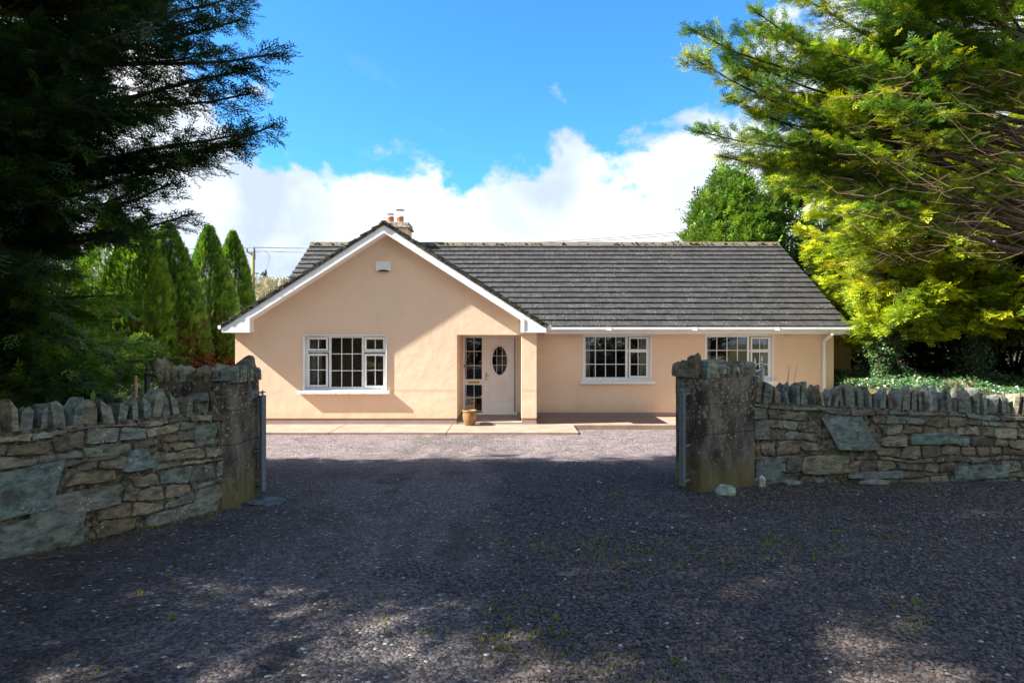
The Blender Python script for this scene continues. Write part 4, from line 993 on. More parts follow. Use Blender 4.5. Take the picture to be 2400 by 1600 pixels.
def branch(fol, wood, a, b, rg, pal, fsize=.20, start=.25, nsec=14, seclen=.9, nf=9, sag=.12, rad=.04, drop=.12, bare=None, fan=.85, sweep=.5, flat=.35):
    """A limb from a to b with side sprays; foliage goes to fol, wood to wood."""
    a = np.array(a, float); b = np.array(b, float); L = np.linalg.norm(b-a); ax = (b-a)/L
    side = nz(np.cross(ax, (0, 0, 1))); up = np.cross(side, ax); pts = []
    ph = rg.uniform(0, 6)
    for i in range(9):
        t = i/8; p = a+(b-a)*t+np.array((0, 0, 1.))*(-sag*L*4*t*(1-t)*.5)+side*.03*L*math.sin(t*5+ph)*t+up*.02*L*math.sin(t*7+ph); pts.append(p)
    wood.tube([tuple(p) for p in pts], [rad*(1-.85*i/8)+.003 for i in range(9)], 5, caps=False)
    pal_i = rg.randrange(len(pal)); 
    for i in range(nsec):
        t = start+(1-start)*((i+rg.random()*.8)/nsec)**.9; t = min(t, .99); f = t*8; j = int(f); p = pts[j]+(pts[min(j+1, 8)]-pts[j])*(f-j)
        env = (1-t)**.6*min(1, (t-start+.25)*2.2)+.10
        sd = 1 if i % 2 else -1; ang = rg.uniform(.4, 1)*fan
        d = nz(ax*math.cos(ang)+side*sd*math.sin(ang)+up*rg.uniform(-flat, flat)*1.1)
        sl = seclen*env*rg.uniform(.6, 1.25)
        q0 = p; tipd = nz(d+ax*sweep+np.array((0, 0, -drop)))
        q1 = p+d*sl*.5; q2 = q1+tipd*sl*.55
        wood.tube([tuple(q0), tuple(q1), tuple(q2)], [.006, .004, .0015], 3, caps=False)
        if bare is not None and rg.random() < bare: continue
        cbase = pal[pal_i] if rg.random() < .5 else pal[rg.randrange(len(pal))]
        n_ = max(3, int(nf*(.45+sl/seclen)))
        for k in range(n_):
            s_ = (k+rg.random())/n_; s_ = .12+.88*s_
            q = (q0+(q1-q0)*s_*2) if s_ < .5 else (q1+(q2-q1)*(s_-.5)*2)
            dd = d*(1-s_)+tipd*s_; sx = rg.choice((-1, 1)); ls = nz(np.cross(dd, (0, 0, 1)))
            q = q+np.array((rg.gauss(0, .035), rg.gauss(0, .035), rg.gauss(0, .03)))*(fsize/.2)
            fd = nz(dd*.8+ls*sx*rg.uniform(.0, 1.0)*(1.2-s_)+np.array((rg.gauss(0, .28), rg.gauss(0, .28), rg.gauss(.08, .33)-drop)))
            br = rg.uniform(.7, 1.3); c = tuple(x*br for x in (cbase if rg.random() < .7 else pal[rg.randrange(len(pal))]))
            fol.add(q, fd, fsize*rg.uniform(.6, 1.25), c)
    for k in range(5): fol.add(pts[8]-ax*.05*k, nz(ax+side*rg.uniform(-.5, .5)+up*rg.uniform(-.25, .25)), fsize*rg.uniform(.8, 1.3), pal[pal_i])
def spline(tbl, y):
    for (y0, x0), (y1, x1) in zip(tbl, tbl[1:]):
        if y0 <= y <= y1: return x0+(x1-x0)*(y-y0)/(y1-y0)
    return tbl[0][1] if y < tbl[0][0] else tbl[-1][1]
def trunk(name, base, top, r0, r1, parent, lean=0, mt=None):
    m = MB(); b = Vector(base); t = Vector(top); N = 9; pts = []; rg = random.Random(str(base))
    for i in range(N+1): k = i/N; p = b.lerp(t, k); p.x += .12*math.sin(k*5+b.x)*k; pts.append(p-Vector((0, 0, .1 if i == 0 else 0)))
    m.tube(pts, [r0*(1.25 if i == 0 else 1)+(r1-r0)*i/N for i in range(N+1)], 12); return m.build(name, mt or BARK, parent, smooth=True)

# --- left cypress: dark, overhanging
PL = [(.026, .060, .022), (.036, .085, .020), (.05, .11, .018), (.020, .050, .024), (.13, .21, .018)]
PL_LIT = [(.032, .075, .022), (.045, .10, .020), (.075, .15, .020), (.026, .06, .024), (.15, .26, .024)]  # lower limbs: sunlight put into brighter greens
rg = random.Random(101)
lt = root('cypress_tree', (-7.4, 8.4, .3), 'tall dark cypress overhanging the left wall with drooping feathery limbs', 'tree')
trunk('trunk', (-7.4, 8.4, .25), (-7.1, 8.2, 12.5), .34, .05, lt)
fol, wood = Fol(), MB()
# limbs whose tips break the skyline (photo x, y, distance)
for (px, py, D, z0) in ((575, -30, 7.6, 6.2), (655, 108, 7.4, 5.6), (590, 178, 7.5, 5.4), (585, 205, 7.7, 5.1), (480, 30, 7.0, 5.9), (560, 60, 7.9, 6.2), (400, 225, 7.6, 4.9), (330, 270, 7.2, 4.8), (140, 275, 7.0, 4.6),
        (628, 282, 7.4, 4.35), (585, 325, 7.6, 4.2), (600, 305, 7.2, 4.3), (500, 375, 7.5, 4.0), (450, 362, 7.7, 4.1), (395, 418, 7.5, 3.5), (300, 440, 7.2, 3.6), (300, 380, 8.0, 3.9), (440, 490, 7.6, 3.3), (330, 500, 7.3, 3.2), (380, 250, 8.3, 4.9), (500, 110, 8.4, 5.7),
        (520, -130, 7.5, 7.0), (470, -60, 8.3, 6.6), (360, 20, 7.5, 5.8), (250, 120, 8.4, 5.5),):
    b = P(px, py, D); a = (-7.3+rg.uniform(-.2, .2), 8.3+rg.uniform(-.3, .3), z0)
    branch(fol, wood, a, b, rg, PL[:4], fsize=.21, start=.28, nsec=22, seclen=.85, nf=12, sag=.10, rad=.05, drop=.10)
for (px, py, D) in ((280, 700, 8.2), (340, 800, 9.2), (400, 850, 9.4), (250, 850, 8.5), (170, 640, 8.4), (310, 880, 9.0), (150, 760, 8.0), (220, 740, 8.3), (120, 860, 7.9), (60, 700, 7.8), (150, 560, 8.5), (90, 800, 7.6)):
    b = P(px, py, D); branch(fol, wood, (-7.3, 8.4, b.z+.35), b, rg, [(.05, .11, .024), (.09, .19, .024), (.26, .42, .03), (.18, .32, .028), (.13, .25, .026)], fsize=.20, start=.2, nsec=22, seclen=.85, nf=13, sag=.10, rad=.04, drop=.06)  # lime tips here are sunlight put into the leaf colour
edge = [(-900, 500), (-100, 480), (0, 470), (100, 420), (200, 330), (300, 330), (400, 220), (500, 170), (560, 160), (640, 170), (720, 210), (800, 290), (860, 300), (960, 240)]
for i in range(190):
    py = rg.uniform(-120, 930) if i < 120 else rg.uniform(400, 930) if i < 165 else rg.uniform(-800, -100); D = rg.uniform(6.6, 10.4); ex = spline(edge, py); px = ex-abs(rg.gauss(0, 130))-rg.random()*140
    b = P(px, py, D); z0 = b.z+rg.uniform(-.5, .8)
    low = py > 560
    branch(fol, wood, (-7.3, 8.3, max(.8, z0)), b, rg, PL_LIT if low else PL[:4], fsize=.22, start=.15, nsec=17, seclen=.95, nf=9, sag=.08, rad=.04, drop=.12, bare=.05)
# the crown's far and near sides that shade the drive
for i in range(165):
    a_ = rg.uniform(0, 6.283); z = rg.uniform(2.2, 11.5); R = 3.2*(1-max(0, z-6.5)/8.5)*rg.uniform(.7, 1.0)
    b = np.array((-7.3+R*math.cos(a_)*.8, 8.0+R*math.sin(a_)*1.1, z))
    if b[0] > -4.3 and z < 7: continue
    if b[1] > 10.6: continue
    if z < 6.5 and 1200+b[0]/b[1]*F > 170: continue
    branch(fol, wood, (-7.3, 8.2, z-rg.uniform(0, .6)), b, rg, PL[:4], fsize=.30, start=.2, nsec=12, seclen=1.1, nf=7, sag=.05, rad=.04)
fol.build('foliage', LEAF, lt, FR_HI, 5); wood.build('branch', BARK, lt)
# --- second cypress, beside the camera to the left: its crown shades the near drive
PS = PL[:4]
for (bx, by, H, lb, nb_) in ((-8.2, 4.6, 12.8, 'dark cypress growing behind the left end of the mossy wall', 250), (-8.0, .8, 12.0, 'dark cypress by the lane to the left of the viewpoint', 105)):
    t_ = root('cypress_tree', (bx, by, .4), lb, 'tree'); trunk('trunk', (bx, by, .3), (bx, by, H), .32, .04, t_)
    fol, wood = Fol(), MB()
    for i in range(nb_):
        a_ = rg.uniform(0, 6.283); z = 1.6+(H-2)*rg.random()**.85; R = 3.1*(1-max(0, z-7.5)/(H-5.5))*rg.uniform(.75, 1.0)
        b = np.array((bx+R*math.cos(a_)*.9, by+R*math.sin(a_), z+.3))
        if abs(b[0]) < .86*b[1]: continue
        if 1.5 < b[1] < 3.2 and 3.6 < z < 7.2 and rg.random() < .82: continue
        branch(fol, wood, (bx, by, z-rg.uniform(0, .5)), b, rg, PS, fsize=.34, start=.2, nsec=12, seclen=1.1, nf=7, sag=.05, rad=.04)
    fol.build('foliage', LEAF, t_, FR_MID, 6); wood.build('branch', BARK, t_)

# --- right cypress overhead: yellow-green, bare brown twigs inside
PR = [(.14, .25, .026), (.30, .40, .026), (.08, .18, .030), (.12, .24, .026), (.44, .48, .026), (.05, .12, .030)]
rg = random.Random(202)
rt = root('cypress_tree', (10.6, 12.4, .6), 'large yellow-green cypress overhanging from the upper right with bare twigs inside', 'tree')
trunk('trunk', (10.7, 12.6, .4), (10.4, 12.4, 13), .36, .06, rt)
fol, wood = Fol(), MB()
for (px, py, D, z0) in ((1625, 58, 11.6, 5.4), (1600, 148, 11.4, 4.9), (1640, 286, 11.8, 4.5), (1700, 352, 12.0, 4.4), (1700, 110, 12.0, 5.2), (1760, 40, 11.5, 5.8), (1735, 70, 12.2, 5.6), (1720, 200, 11.5, 5.0), (1700, 240, 12.2, 4.8), (1690, 165, 12.3, 5.0),
        (1760, 300, 11.4, 4.6), (1800, 380, 12.0, 4.2), (1830, 0, 11.8, 6.6), (1850, -60, 12.2, 7.1), (1760, 380, 12.4, 4.0), (1850, 430, 11.5, 3.9), (1900, 120, 11.2, 5.8), (1880, 330, 11.2, 4.5), (1820, 230, 12.6, 4.7), (1800, 130, 12.6, 5.5), (1780, 250, 11.9, 4.8)):
    branch(fol, wood, (10.5, 12.4, z0-.3), P(px, py, D), rg, PR, fsize=.22, start=.40, nsec=30, seclen=.95, nf=17, sag=-.03, rad=.05, drop=.04)
er = [(-900, 2060), (-150, 1960), (0, 1950), (100, 1900), (200, 1870), (300, 1880), (420, 1910), (520, 2020), (560, 2120)]
for i in range(130):
    py = rg.uniform(-150, 520) if i < 108 else rg.uniform(-700, -100); ex = spline(er, py); px = ex+abs(rg.gauss(0, 200))+rg.random()*150; D = rg.uniform(10.4, 14.2)
    b = P(px, py, D)
    if px > 2000 and 220 < py < 540 and rg.random() < .7: continue
    branch(fol, wood, (10.5, 12.4, b.z-rg.uniform(0, 1.0)), b, rg, PR, fsize=.23, start=.38, nsec=20, seclen=1.0, nf=15, sag=0, rad=.035, bare=.12)
fol.build('foliage', LEAF, rt, FR_HI, 7); wood.build('branch', BARK, rt)
m = MB()
for i in range(620):                       # dead inner twigs
    py = rg.uniform(150, 620); px = rg.uniform(2000, 2480); D = rg.uniform(10.0, 12.8); a = np.array(P(px, py, D)); d = nz(np.array((-1, rg.uniform(-.6, .6), rg.gauss(.1, .45)))); L = rg.uniform(.2, .8)
    c = nz(np.cross(d, (0, 1, 0)))*rg.uniform(-.12, .16)*L; m.tube([tuple(a), tuple(a+d*L*.5+c), tuple(a+d*L)], [.006, .004, .0015], 3, caps=False)
m.build('dead_twigs', TWIG, rt)['kind'] = 'stuff'

# --- golden conifers beside the house, ivy on their trunks
PG = [(.46, .52, .024), (.38, .46, .026), (.22, .33, .028), (.56, .55, .024), (.13, .23, .028), (.33, .41, .028)]
ivy_c = [(.035, .085, .03), (.05, .12, .04), (.025, .06, .025), (.085, .15, .055)]
def ivy_patch(fol_pts, fn, n, rg, size):
    V = []; C = []
    hexl = [(0, 0), (.45, .25), (1, .0), (.45, -.25)]
    for i in range(n):
        p, nrm = fn(); nrm = nz(np.array(nrm)+np.array([rg.gauss(0, .35) for _ in range(3)])); t1 = nz(np.cross(nrm, (rg.gauss(0, 1), rg.gauss(0, 1), rg.gauss(0, 1)))); t2 = np.cross(nrm, t1)
        s_ = size*rg.uniform(.6, 1.3); q = [np.array(p)+(t1*(a-.5)*1.1+t2*b*1.6)*s_+nrm*(.15*s_ if k in (1, 3) else 0) for k, (a, b) in enumerate(hexl)]
        c = ivy_c[rg.randrange(4)]; V += [q[0], q[1], q[2], q[0], q[2], q[3]]; C += [c]*6
    return np.array(V), np.array(C)
for gi, (bx, by, H, R, lb, n_) in enumerate(((9.95, 17.4, 9.5, 2.9, 'golden cypress nearest the right end of the bungalow with ivy on its trunk', 105), (12.3, 17.2, 10, 3.2, 'golden cypress with an ivy-covered trunk, second from the bungalow', 105), (14.4, 16.4, 10, 3.2, 'golden cypress with an ivy-covered trunk near the right edge', 90), (11.9, 20.9, 9.5, 2.7, 'golden cypress rising behind the right verge of the tiled roof', 110))):
    t_ = root('golden_cypress', (bx, by, 1.0), lb, 'tree', 'golden cypresses beside the bungalow'); bz = float(gh(bx, by))
    trunk('trunk', (bx, by, bz-.1), (bx, by, H), .20, .05, t_); fol, wood = Fol(), MB()
    for i in range(n_):
        z = 2.2+(H-2.5)*rg.random()**1.15; a_ = rg.uniform(-3.5, .4) if rg.random() < .85 else rg.uniform(0, 6.28)
        env = min(1, .55+(z-2.4)/2.6)*(1-max(0, z-6.5)/(H-5)*.8); r_ = R*env*rg.uniform(.72, 1.02)
        b = np.array((bx+r_*math.cos(a_), by+r_*math.sin(a_), z+rg.uniform(-.3, .5)))
        if b[0] < 9.55 and b[1] > 17.0 and z < 6.2: b[0] = 9.55+rg.random()*.4
        if gi == 3 and z < 3: b[0] = max(b[0], 11.5)
        if b[0] < 9.0 and z < 4.0: continue
        branch(fol, wood, (bx, by, z-rg.uniform(-.2, .6)), b, rg, PG, fsize=.27, start=.30, nsec=18, seclen=1.0, nf=14, sag=.06, rad=.03, drop=.06, bare=.04)
    fol.build('foliage', LEAF, t_, FR_MID, 8+gi); wood.build('branch', TWIG, t_)
    def fn():
        z = bz+rg.random()**1.0*2.3; a_ = rg.uniform(0, 6.283); r_ = (.31+.14*math.sin(z*4+gi)+.28*max(0, .5-(z-bz)))*rg.uniform(.8, 1.25)
        return (bx+r_*math.cos(a_), by+r_*math.sin(a_), z), (math.cos(a_), math.sin(a_), .2)
    V, C = ivy_patch(None, fn, 4200, rg, .06); tri_mesh('ivy', V, np.arange(len(V)).reshape(-1, 3), IVY, t_, C)
# ground ivy and dark undergrowth behind the right wall
def fn():
    x = rg.uniform(8.9, 17); y = rg.uniform(14.2, 19.5); h = max(0., vnoise(x, y, 1.1, 6)+.35)*.55
    return (x, y, float(gh(x, y))+rg.random()*h), (rg.gauss(0, .5), -.6, .8)
V, C = ivy_patch(None, fn, 17000, rg, .06); tag(tri_mesh('ground_ivy', V, np.arange(len(V)).reshape(-1, 3), IVY, None, C), 'low ivy and bramble under the golden cypresses', 'ivy', kind='stuff')
def shrub(name, c, rx, ry, h, pal, n, size, label, cat, seed, temps=FR_LO, group=None):
    rg_ = random.Random(seed); t_ = root(name, c, label, cat, group); f = Fol(); m = MB()
    for i in range(7): a_ = rg_.uniform(0, 6.28); m.tube([(c[0], c[1], c[2]-.05), (c[0]+rx*.5*math.cos(a_), c[1]+ry*.5*math.sin(a_), c[2]+h*.5), (c[0]+rx*.8*math.cos(a_), c[1]+ry*.8*math.sin(a_), c[2]+h*.8)], [.05, .03, .01], 5, caps=False)
    m.build('stem', BARK, t_)
    for i in range(n):
        a_ = rg_.uniform(0, 6.283); v = rg_.random(); r_ = math.sqrt(max(0, 1-(2*v-1)**2*.9))*(rg_.random()**.35); r_ *= 1+.25*vnoise(a_*2, v*5, 1.3, seed)
        p = (c[0]+rx*r_*math.cos(a_), c[1]+ry*r_*math.sin(a_), c[2]+h*v); br = rg_.uniform(.6, 1.3); cc = pal[rg_.randrange(len(pal))]
        f.add(p, (math.cos(a_)+rg_.gauss(0, .4), math.sin(a_)+rg_.gauss(0, .4), rg_.uniform(-.3, .9)), size*rg_.uniform(.6, 1.2), tuple(x*br for x in cc))
    f.build('foliage', LEAF, t_, temps, seed); return t_
DK = [(.02, .045, .018), (.03, .065, .02), (.015, .03, .015)]
for i, (x, y, rx, h, lb) in enumerate(((13.9, 20.5, 1.6, 2.8, 'dark laurel shrub in the shade behind the golden cypress trunks'), (15.5, 20.0, 2.6, 3.2, 'dark shrub at the far right behind the ivy-covered trunks'))):
    shrub('shrub', (x, y, 1.0), rx, 1.4, h, DK, 2600, .4, lb, 'shrub', 31+i)
rg_keep = rg
for i, (x, y, H, lb) in enumerate(((15.0, 27.5, 7.5, 'dark evergreen standing behind the golden cypresses, nearest the outbuilding'), (16.2, 23.5, 8.0, 'dark evergreen standing behind the golden cypresses, in the middle'), (19.8, 22.0, 8.0, 'dark evergreen at the far right behind the golden cypresses'), (16.8, 18.0, 7.0, 'leafy evergreen at the right edge behind the stone wall'))):
    shrub('evergreen_tree', (x, y, float(gh(x, y))), 2.5, 1.6, H, DK+[(.06, .11, .02)], 4200, .55, lb, 'tree', 131+i)
# brushwood pile and cut logs
bp = MB(); 
for i in range(260):
    c = (13.05+rg.gauss(0, .22), 15.6+rg.gauss(0, .2), 1.05+rg.random()*.55); d = nz(np.array((rg.gauss(0, .5), rg.gauss(0, .3), rg.uniform(.2, 1)))); L = rg.uniform(.2, .5); bp.tube([c, tuple(np.array(c)+d*L)], [.006, .002], 3, caps=False)
tag(bp.build('brushwood', TWIG, base=(13.05, 15.6, 1.0)), 'heap of dry brown brushwood behind the right wall', 'brushwood')
for i, (x, y, lb) in enumerate(((10.05, 14.9, 'cut log with a pale sawn end lying left of the brushwood'), (10.35, 14.8, 'shorter cut log lying just right of the other log'))):
    z = float(gh(x, y))+.13; lg = root('log', (x, y, z-.1), lb, 'log', 'cut logs behind the right wall'); m = MB(); m.tube([(x, y-.2, z), (x+.1, y+.25, z)], .10, 12); m.build('bark', BARK, lg)
    m = MB(); m.tube([(x, y-.21, z), (x, y-.201, z)], .09, 12); m.build('cut_end', plain('sawn wood', (.50, .30, .12)), lg)

# --- clipped conifers on the left, behind the drive
PC = [(.075, .19, .03), (.11, .24, .032), (.045, .12, .028), (.18, .30, .035)]
def columnar(c, tops, H, R, label, n, seed, pal=PC, bare_lo=1.0, size=.175):
    rg_ = random.Random(seed); t_ = root('columnar_cypress', c, label, 'tree', 'clipped cypresses left of the bungalow'); trunk('trunk', c, (c[0], c[1], c[2]+H*.85), .10, .03, t_); f = Fol(); dd = Fol()
    def prof(v, k):
        if v < .10: return .72+v*2.4
        return (1-((v-.10)/.90)**1.75)**.85*1.0
    for i in range(n):
        k = rg_.randrange(len(tops)) if len(tops) > 1 else 0; ox, hh = tops[k]; v = rg_.random()**.88; a_ = rg_.uniform(0, 6.283)
        r_ = R*prof(v, k)*(1 if len(tops) == 1 else .78)*(1+.16*vnoise(a_*1.6+k*7, v*6, 1, seed)+.08*vnoise(a_*5, v*17, 1, seed+1))*rg_.uniform(.86, 1.08)
        p = (c[0]+ox*(.5+.5*v)+r_*math.cos(a_), c[1]+r_*math.sin(a_), c[2]+bare_lo+(hh-bare_lo)*v)
        cl = vnoise(a_*4+k*3, v*14, 1, seed+5)+.5; cc = pal[min(len(pal)-1, int(cl*len(pal)))] if rg_.random() < .7 else pal[rg_.randrange(len(pal))]; br = rg_.uniform(.7, 1.3)
        f.add(p, (math.cos(a_)*.8, math.sin(a_)*.8, .75+v*1.2), size*rg_.uniform(.6, 1.2), tuple(x*br for x in cc), (math.cos(a_+1.5), math.sin(a_+1.5), .3))
    for ox, hh in tops:                        # feathery leaders
        for i in range(70):
            v = 1-.16*rg_.random(); a_ = rg_.uniform(0, 6.283); r_ = R*.30*(1-v)/.16*rg_.random(); f.add((c[0]+ox*.97+r_*math.cos(a_), c[1]+r_*math.sin(a_), c[2]+hh*v), (math.cos(a_)*.5, math.sin(a_)*.5, 1.0), size*1.3, pal[0])
    for i in range(int(n*.02)):                # stray shoots
        v = rg_.random(); a_ = rg_.uniform(0, 6.283); r_ = R*prof(v, 0)*rg_.uniform(1.0, 1.14)*(1 if len(tops) == 1 else .8); ox, hh = tops[i % len(tops)]
        f.add((c[0]+ox*(.5+.5*v)+r_*math.cos(a_), c[1]+r_*math.sin(a_), c[2]+bare_lo+(hh-bare_lo)*v), (math.cos(a_)*.5, math.sin(a_)*.5, 1.3), size*rg_.uniform(1.0, 1.5), tuple(x*1.0 for x in pal[rg_.randrange(len(pal))]))
    for i in range(int(n*.16)):
        v = rg_.random()**2*.55; a_ = rg_.uniform(0, 6.283); r_ = R*.70*prof(v, 0)*rg_.uniform(.7, 1); dd.add((c[0]+r_*math.cos(a_), c[1]+r_*math.sin(a_), c[2]+.2+(H*.86)*v), (math.cos(a_), math.sin(a_), -.4), size*2.2, rg_.choice([(.15, .065, .02), (.10, .045, .018), (.20, .10, .03)]))
    f.build('foliage', LEAF, t_, FR_LO, seed); dd.build('dead_foliage', DEAD, t_, FR_LO, seed+1)
def ctree(px, topy, D, wpx, label, n, seed, tops=None, **k):
    x = (px-1200)*D/F; zt_ = CZ-(topy-800)*D/F; bz = float(gh(x, D)); R = wpx/2*D/F; H = zt_-bz
    columnar((x, D, bz-.05), [(ox*D/F, CZ-(ty-800)*D/F-bz) for ox, ty in tops] if tops else [(0, H)], H, R, label, n, seed, **k)
ctree(402, 530, 19.5, 205, 'broad green clipped cypress with two pointed tops behind the left wall', 19000, 41, tops=[(-45, 545), (-8, 528)])
ctree(490, 535, 21.5, 126, 'tall narrow clipped cypress in the middle of the row', 13000, 42)
ctree(546, 548, 23.0, 94, 'clipped cypress closest to the house gable, with a bare brown trunk', 9500, 43, bare_lo=1.7)
ctree(285, 478, 18.5, 235, 'large lime-green clipped cypress behind the dark overhanging limbs', 20000, 44, tops=[(-20, 478), (45, 520)], pal=[(.10, .21, .022), (.16, .27, .024), (.06, .14, .024)])
ctree(95, 450, 22.5, 230, 'clipped cypress nearly hidden behind the dark limbs at the far left', 13000, 45)
ctree(330, 800, 16.9, 150, 'low dense green cypress below the lime-green one', 3000, 47, pal=[(.10, .18, .02), (.16, .23, .02)], bare_lo=.3, size=.26)
# dark undergrowth that closes the view under the left tree
for i, (x, y, rx, h, lb) in enumerate(((-7.4, 11.4, 1.5, 1.35, 'dark evergreen shrub behind the left gate'), (-9.8, 13.5, 2.2, 2.3, 'dark spreading shrub under the overhanging cypress at the left'), (-6.2, 8.9, .9, 1.0, 'low shrub close behind the mossy left wall'))):
    shrub('shrub', (x, y, float(gh(x, y))), rx, 1.3, h, [(.035, .07, .014), (.05, .09, .014), (.02, .04, .014)], 6500, .16, lb, 'shrub', 51+i, FR_MID)
# --- tree behind the house on the right
PT = [(.09, .19, .032), (.13, .24, .035), (.055, .13, .028), (.17, .27, .035)]
rg = random.Random(303)
def fartree(px, top, D, wpx, lab, seed, n):
    rg = random.Random(seed); x = (px-1200)*D/F; zt_ = CZ-(top-800)*D/F; R = wpx/2*D/F; t_ = root('leyland_cypress', (x, D, .8), lab, 'tree'); trunk('trunk', (x, D, .7), (x, D, zt_-.5), .3, .04, t_); f, wd_ = Fol(), MB()
    for i in range(n):
        v = rg.random(); z = 1.5+(zt_-1.7)*v; r_ = R*(1-v**2.2)**.75*rg.uniform(.8, 1.02); a_ = rg.uniform(-3.6, .5)
        b = np.array((x+r_*math.cos(a_), D+r_*math.sin(a_), z+.5))
        branch(f, wd_, (x, D, z-.3), b, rg, PT, fsize=.60, start=.45, nsec=10, seclen=1.5, nf=8, sag=0, rad=.05, drop=-.25)
    f.build('foliage', LEAF, t_, FR_LO, seed); wd_.build('branch', BARK, t_)
fartree(1715, 445, 30, 270, 'bushy green cypress rising behind the tiled roof', 61, 150)
fartree(1835, 420, 31.5, 190, 'darker green cypress rising behind the roof, next to the golden foliage', 62, 90)
fartree(2080, 330, 33, 300, 'tall green cypress glimpsed far behind the golden foliage', 63, 90)
# --- scrub on the distant hill
f = Fol(); rg = random.Random(77)
for i in range(5200):
    y = rg.uniform(70, 175); x = -y*rg.uniform(.30, .80); z = float(gh(x, y)); h = rg.random()*2.6
    f.add((x+rg.gauss(0, .5), y, z+h), (rg.gauss(0, .5), rg.gauss(0, .3), 1), rg.uniform(1.0, 2.2), rg.choice([(.30, .25, .17), (.24, .21, .15), (.35, .30, .20), (.20, .17, .12), (.10, .13, .06)]))
tag(f.build('hillside_scrub', DEAD, None, FR_LO, 9), 'pale leafless scrub covering the distant hill', 'scrub', kind='stuff')
# --- hedge and verge across the lane behind the viewpoint (reflected in the glass)
for i in range(6):
    x = -12.5+i*5; shrub('hedge_tree', (x, -9.5-random.random(), .45), 2.9, 1.8, 5.5+random.random()*2.5, DK+[(.04, .09, .02)], 1500, .8, 'dark hedge tree across the lane behind the viewpoint, %s' % ('far left', 'left', 'left of centre', 'right of centre', 'right', 'far right')[i], 'tree', 80+i)

# ------------------------------------------------------------------ power pole, lines
D = 38; px_ = (593-1200)*D/F; zt_ = CZ+(800-589)*D/F
up_ = root('utility_pole', (px_, D, float(gh(px_, D))), 'mossy wooden utility pole with a teal transformer beside the house gable', 'utility pole')
m = MB(); m.tube([(px_, D, float(gh(px_, D))-.3), (px_, D, zt_)], [.13, .10], 12); m.build('pole', POLE, up_, smooth=True)
def q(zx_, zy): p = P(560+zx_*.1786, 500+zy*.1786, D); return (p.x, p.y-.12, p.z)
m = MB(); m.tube([q(118, 505), q(170, 540)], .035, 6); m.tube([q(215, 480), q(218, 610)], .045, 6); m.tube([q(207, 788), q(285, 788)], .03, 6); m.tube([q(212, 835), q(250, 795)], .02, 6); m.build('bracket', IRON, up_)
for a, b in ((118, 480), (211, 462)):
    c = q(a, b+28); m = MB(); m.lathe((c[0], c[1], c[2]), [(.02, 0), (.05, .04), (.02, .06), (.06, .10), (.02, .13), (.06, .16), (.015, .2)], 10); m.build('insulator', IRON, up_)
c = q(315, 800); m = MB(); m.lathe((c[0], c[1], c[2]-.08), [(0, 0), (.13, .02), (.15, .10), (.13, .20), (.10, .22), (0, .23)], 14); m.build('transformer', TEAL, up_)
m = MB(); m.tube([q(360, 745), q(365, 790), q(350, 830)], [.05, .07, .05], 8); m.build('switch', IRON, up_)
m = MB(); m.tube([q(340, 500), q(385, 520), q(415, 580), q(400, 660), q(362, 745)], .012, 5); m.tube([q(285, 800), q(295, 850), q(335, 873), q(358, 835)], .012, 5); m.build('jumper_cable', WIREM, up_)
def wire(a, b, sag, label, r=.014):
    a, b = Vector(a), Vector(b); pts = []
    for i in range(33): t = i/32; p = a.lerp(b, t); p.z -= sag*4*t*(1-t); pts.append(p)
    m = MB(); m.tube(pts, r, 5); tag(m.build('power_line', WIREM, base=tuple(a)), label, 'power line', 'overhead power lines')
A1, A2, A3 = Vector(q(118, 452)), Vector(q(211, 446)), Vector(q(340, 500))
for a, b, lb in ((A1, P(1900, 512, 34), 'upper overhead cable passing behind the chimney to the right'), (A2, P(1900, 520, 34), 'second overhead cable just below the upper one'), (A3, P(1900, 536, 33), 'lowest overhead cable, skimming the roof ridge')): wire(a, b, .55, lb)
wire(A1, P(-250, 572, 42), .25, 'upper overhead cable running left from the utility pole'); wire(A3, P(-250, 612, 42), .2, 'lower overhead cable running left from the utility pole')

# ------------------------------------------------------------------ small things on and round the left wall
m = MB(); a = P(322, 928, 7.9); m.tube([(a.x, a.y, .3), P(318, 880, 7.9)], [.022, .018], 7); tag(m.build('fence_stake', plain('pale stake', (.42, .26, .16)), base=(a.x, a.y, .3)), 'pale wooden stake behind the left wall coping', 'stake')
wm = MB(); rg = random.Random(5)
for i in range(9):
    t0 = i/8; wm.tube([P(230+i*25, 905+rg.uniform(-4, 4), 8.2), P(240+i*25, 945, 8.2)], .003, 3)
for k in range(4): wm.tube([P(225+j*25, 905+k*13+rg.uniform(-3, 3), 8.2) for j in range(9)], .003, 3)
tag(wm.build('wire_netting', GALV, base=tuple(P(320, 920, 8.2))), 'sagging wire netting between the stake and the left gate', 'netting')
def fern(c, n, size, label, seed, cols=((.08, .17, .03), (.12, .22, .04))):
    rg = random.Random(seed); V = []; C = []
    for i in range(n):
        a_ = rg.uniform(0, 6.283); d = nz(np.array((math.cos(a_), math.sin(a_)-.5, rg.uniform(.0, .9)))); s_ = nz(np.cross(d, (0, 0, 1)))*size*.14; b = np.array(c); L = size*rg.uniform(.6, 1.2); mid = b+d*L*.55+np.array((0, 0, .1*L)); tip = b+d*L
        V += [b, mid+s_, mid-s_, mid+s_, tip, mid-s_]; C += [cols[i % len(cols)]]*6
    tag(tri_mesh('weed', np.array(V), np.arange(len(V)).reshape(-1, 3), GRASS, None, np.array(C), base=tuple(c)), label, 'weed')
fern(P(522, 928, 6.62), 16, .10, 'small bright weed hanging from the left pillar below the tie wire', 1)
fern(P(132, 1290, 5.35), 12, .09, 'weed rosette at the foot of the mossy left wall', 2)
fern(P(455, 876, 6.75), 22, .08, 'green weed among the stones on top of the left pillar', 3)
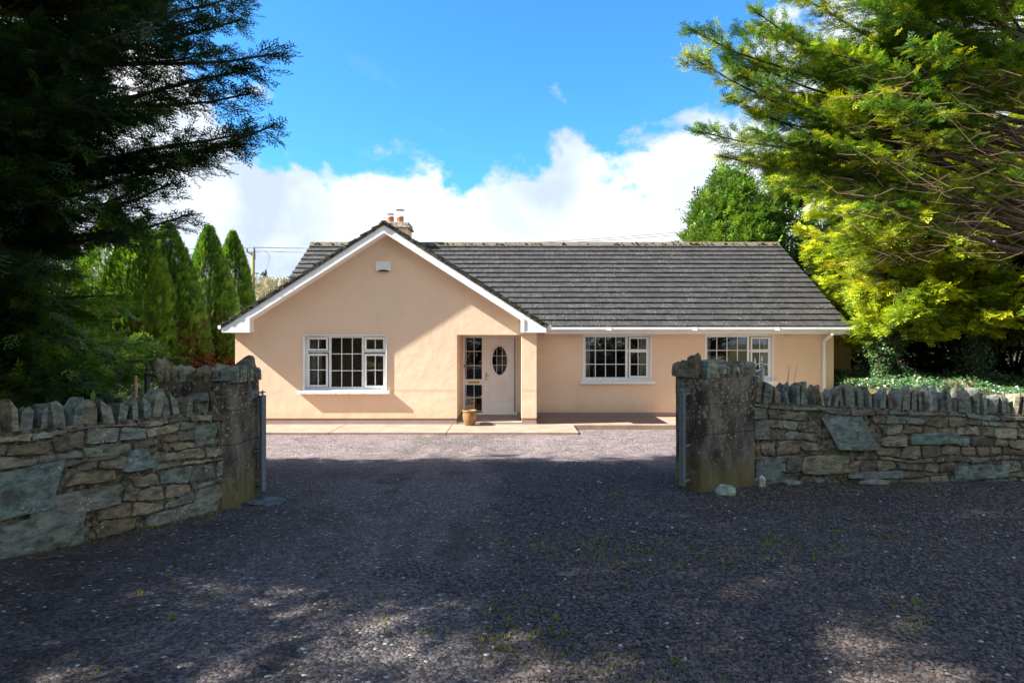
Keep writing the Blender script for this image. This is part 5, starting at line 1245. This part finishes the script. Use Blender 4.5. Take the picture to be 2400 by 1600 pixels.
fern(P(480, 945, 6.55), 26, .07, 'ivy sprig spilling over the coping beside the left pillar', 4, ((.03, .08, .03), (.05, .12, .03)))
fern(P(215, 950, 5.95), 10, .16, 'grass clump growing from the left wall coping', 5)
fern((-2.72, 7.06, .36), 12, .06, 'tiny weed between the left gate pillar and the flagstone', 6)
fern(P(1695, 872, 7.75), 9, .06, 'tiny green weed on top of the right gate pillar', 7)
# tall dry stems showing above the right wall
m = MB()
for (a, b, c2) in ((1838, 905, 1852), (1846, 905, 1846), (1856, 900, 1868)): m.tube([P(a, b+20, 8.6), P((a+c2)/2+2, 880, 8.6), P(c2, 855, 8.6)], [.003, .0025, .0015], 4)
tag(m.build('dry_stems', TWIG, base=tuple(P(1850, 910, 8.6))), 'thin dry weed stems rising behind the right wall coping', 'weed')
# fallen twigs and straw on the gravel
m = MB(); rg = random.Random(8)
for i in range(150):
    if i < 70: x, y = rg.uniform(2.3, 6.5), rg.uniform(7.1, 7.95)
    elif i < 100: t = rg.random(); x, y = -3.0-1.3*t+.25, 6.5-2.2*t
    else: x, y = rg.uniform(-2.5, 4), rg.uniform(3.2, 7.5)
    if abs(x) > .8*y+.5: continue
    z = float(gh(x, y))+.018; a_ = rg.uniform(-.6, .6) if rg.random() < .7 else rg.uniform(0, 3.1); L = rg.uniform(.04, .20); c = math.cos(a_)*L, math.sin(a_)*L
    m.tube([(x, y, z), (x+c[0]*.5, y+c[1]*.5, z+rg.uniform(0, .012)), (x+c[0], y+c[1], z)], .0022, 3)
tag(m.build('fallen_twigs', TWIG), 'fallen dry twigs and straw on the gravel', 'twigs', kind='stuff')
# leaves and bits on the porch floor
m = MB()
for i in range(40): x, y = -1.0+rg.gauss(0, .13), 16.75+rg.gauss(0, .12); m.add([(x, y, .056), (x+.03, y+.01, .062), (x+.025, y+.03, .058), (x, y+.025, .06)], [(0, 1, 2, 3)])
tag(m.build('leaf_litter', DIRT), 'brown leaf litter on the porch floor behind the pot', 'leaves', kind='stuff')
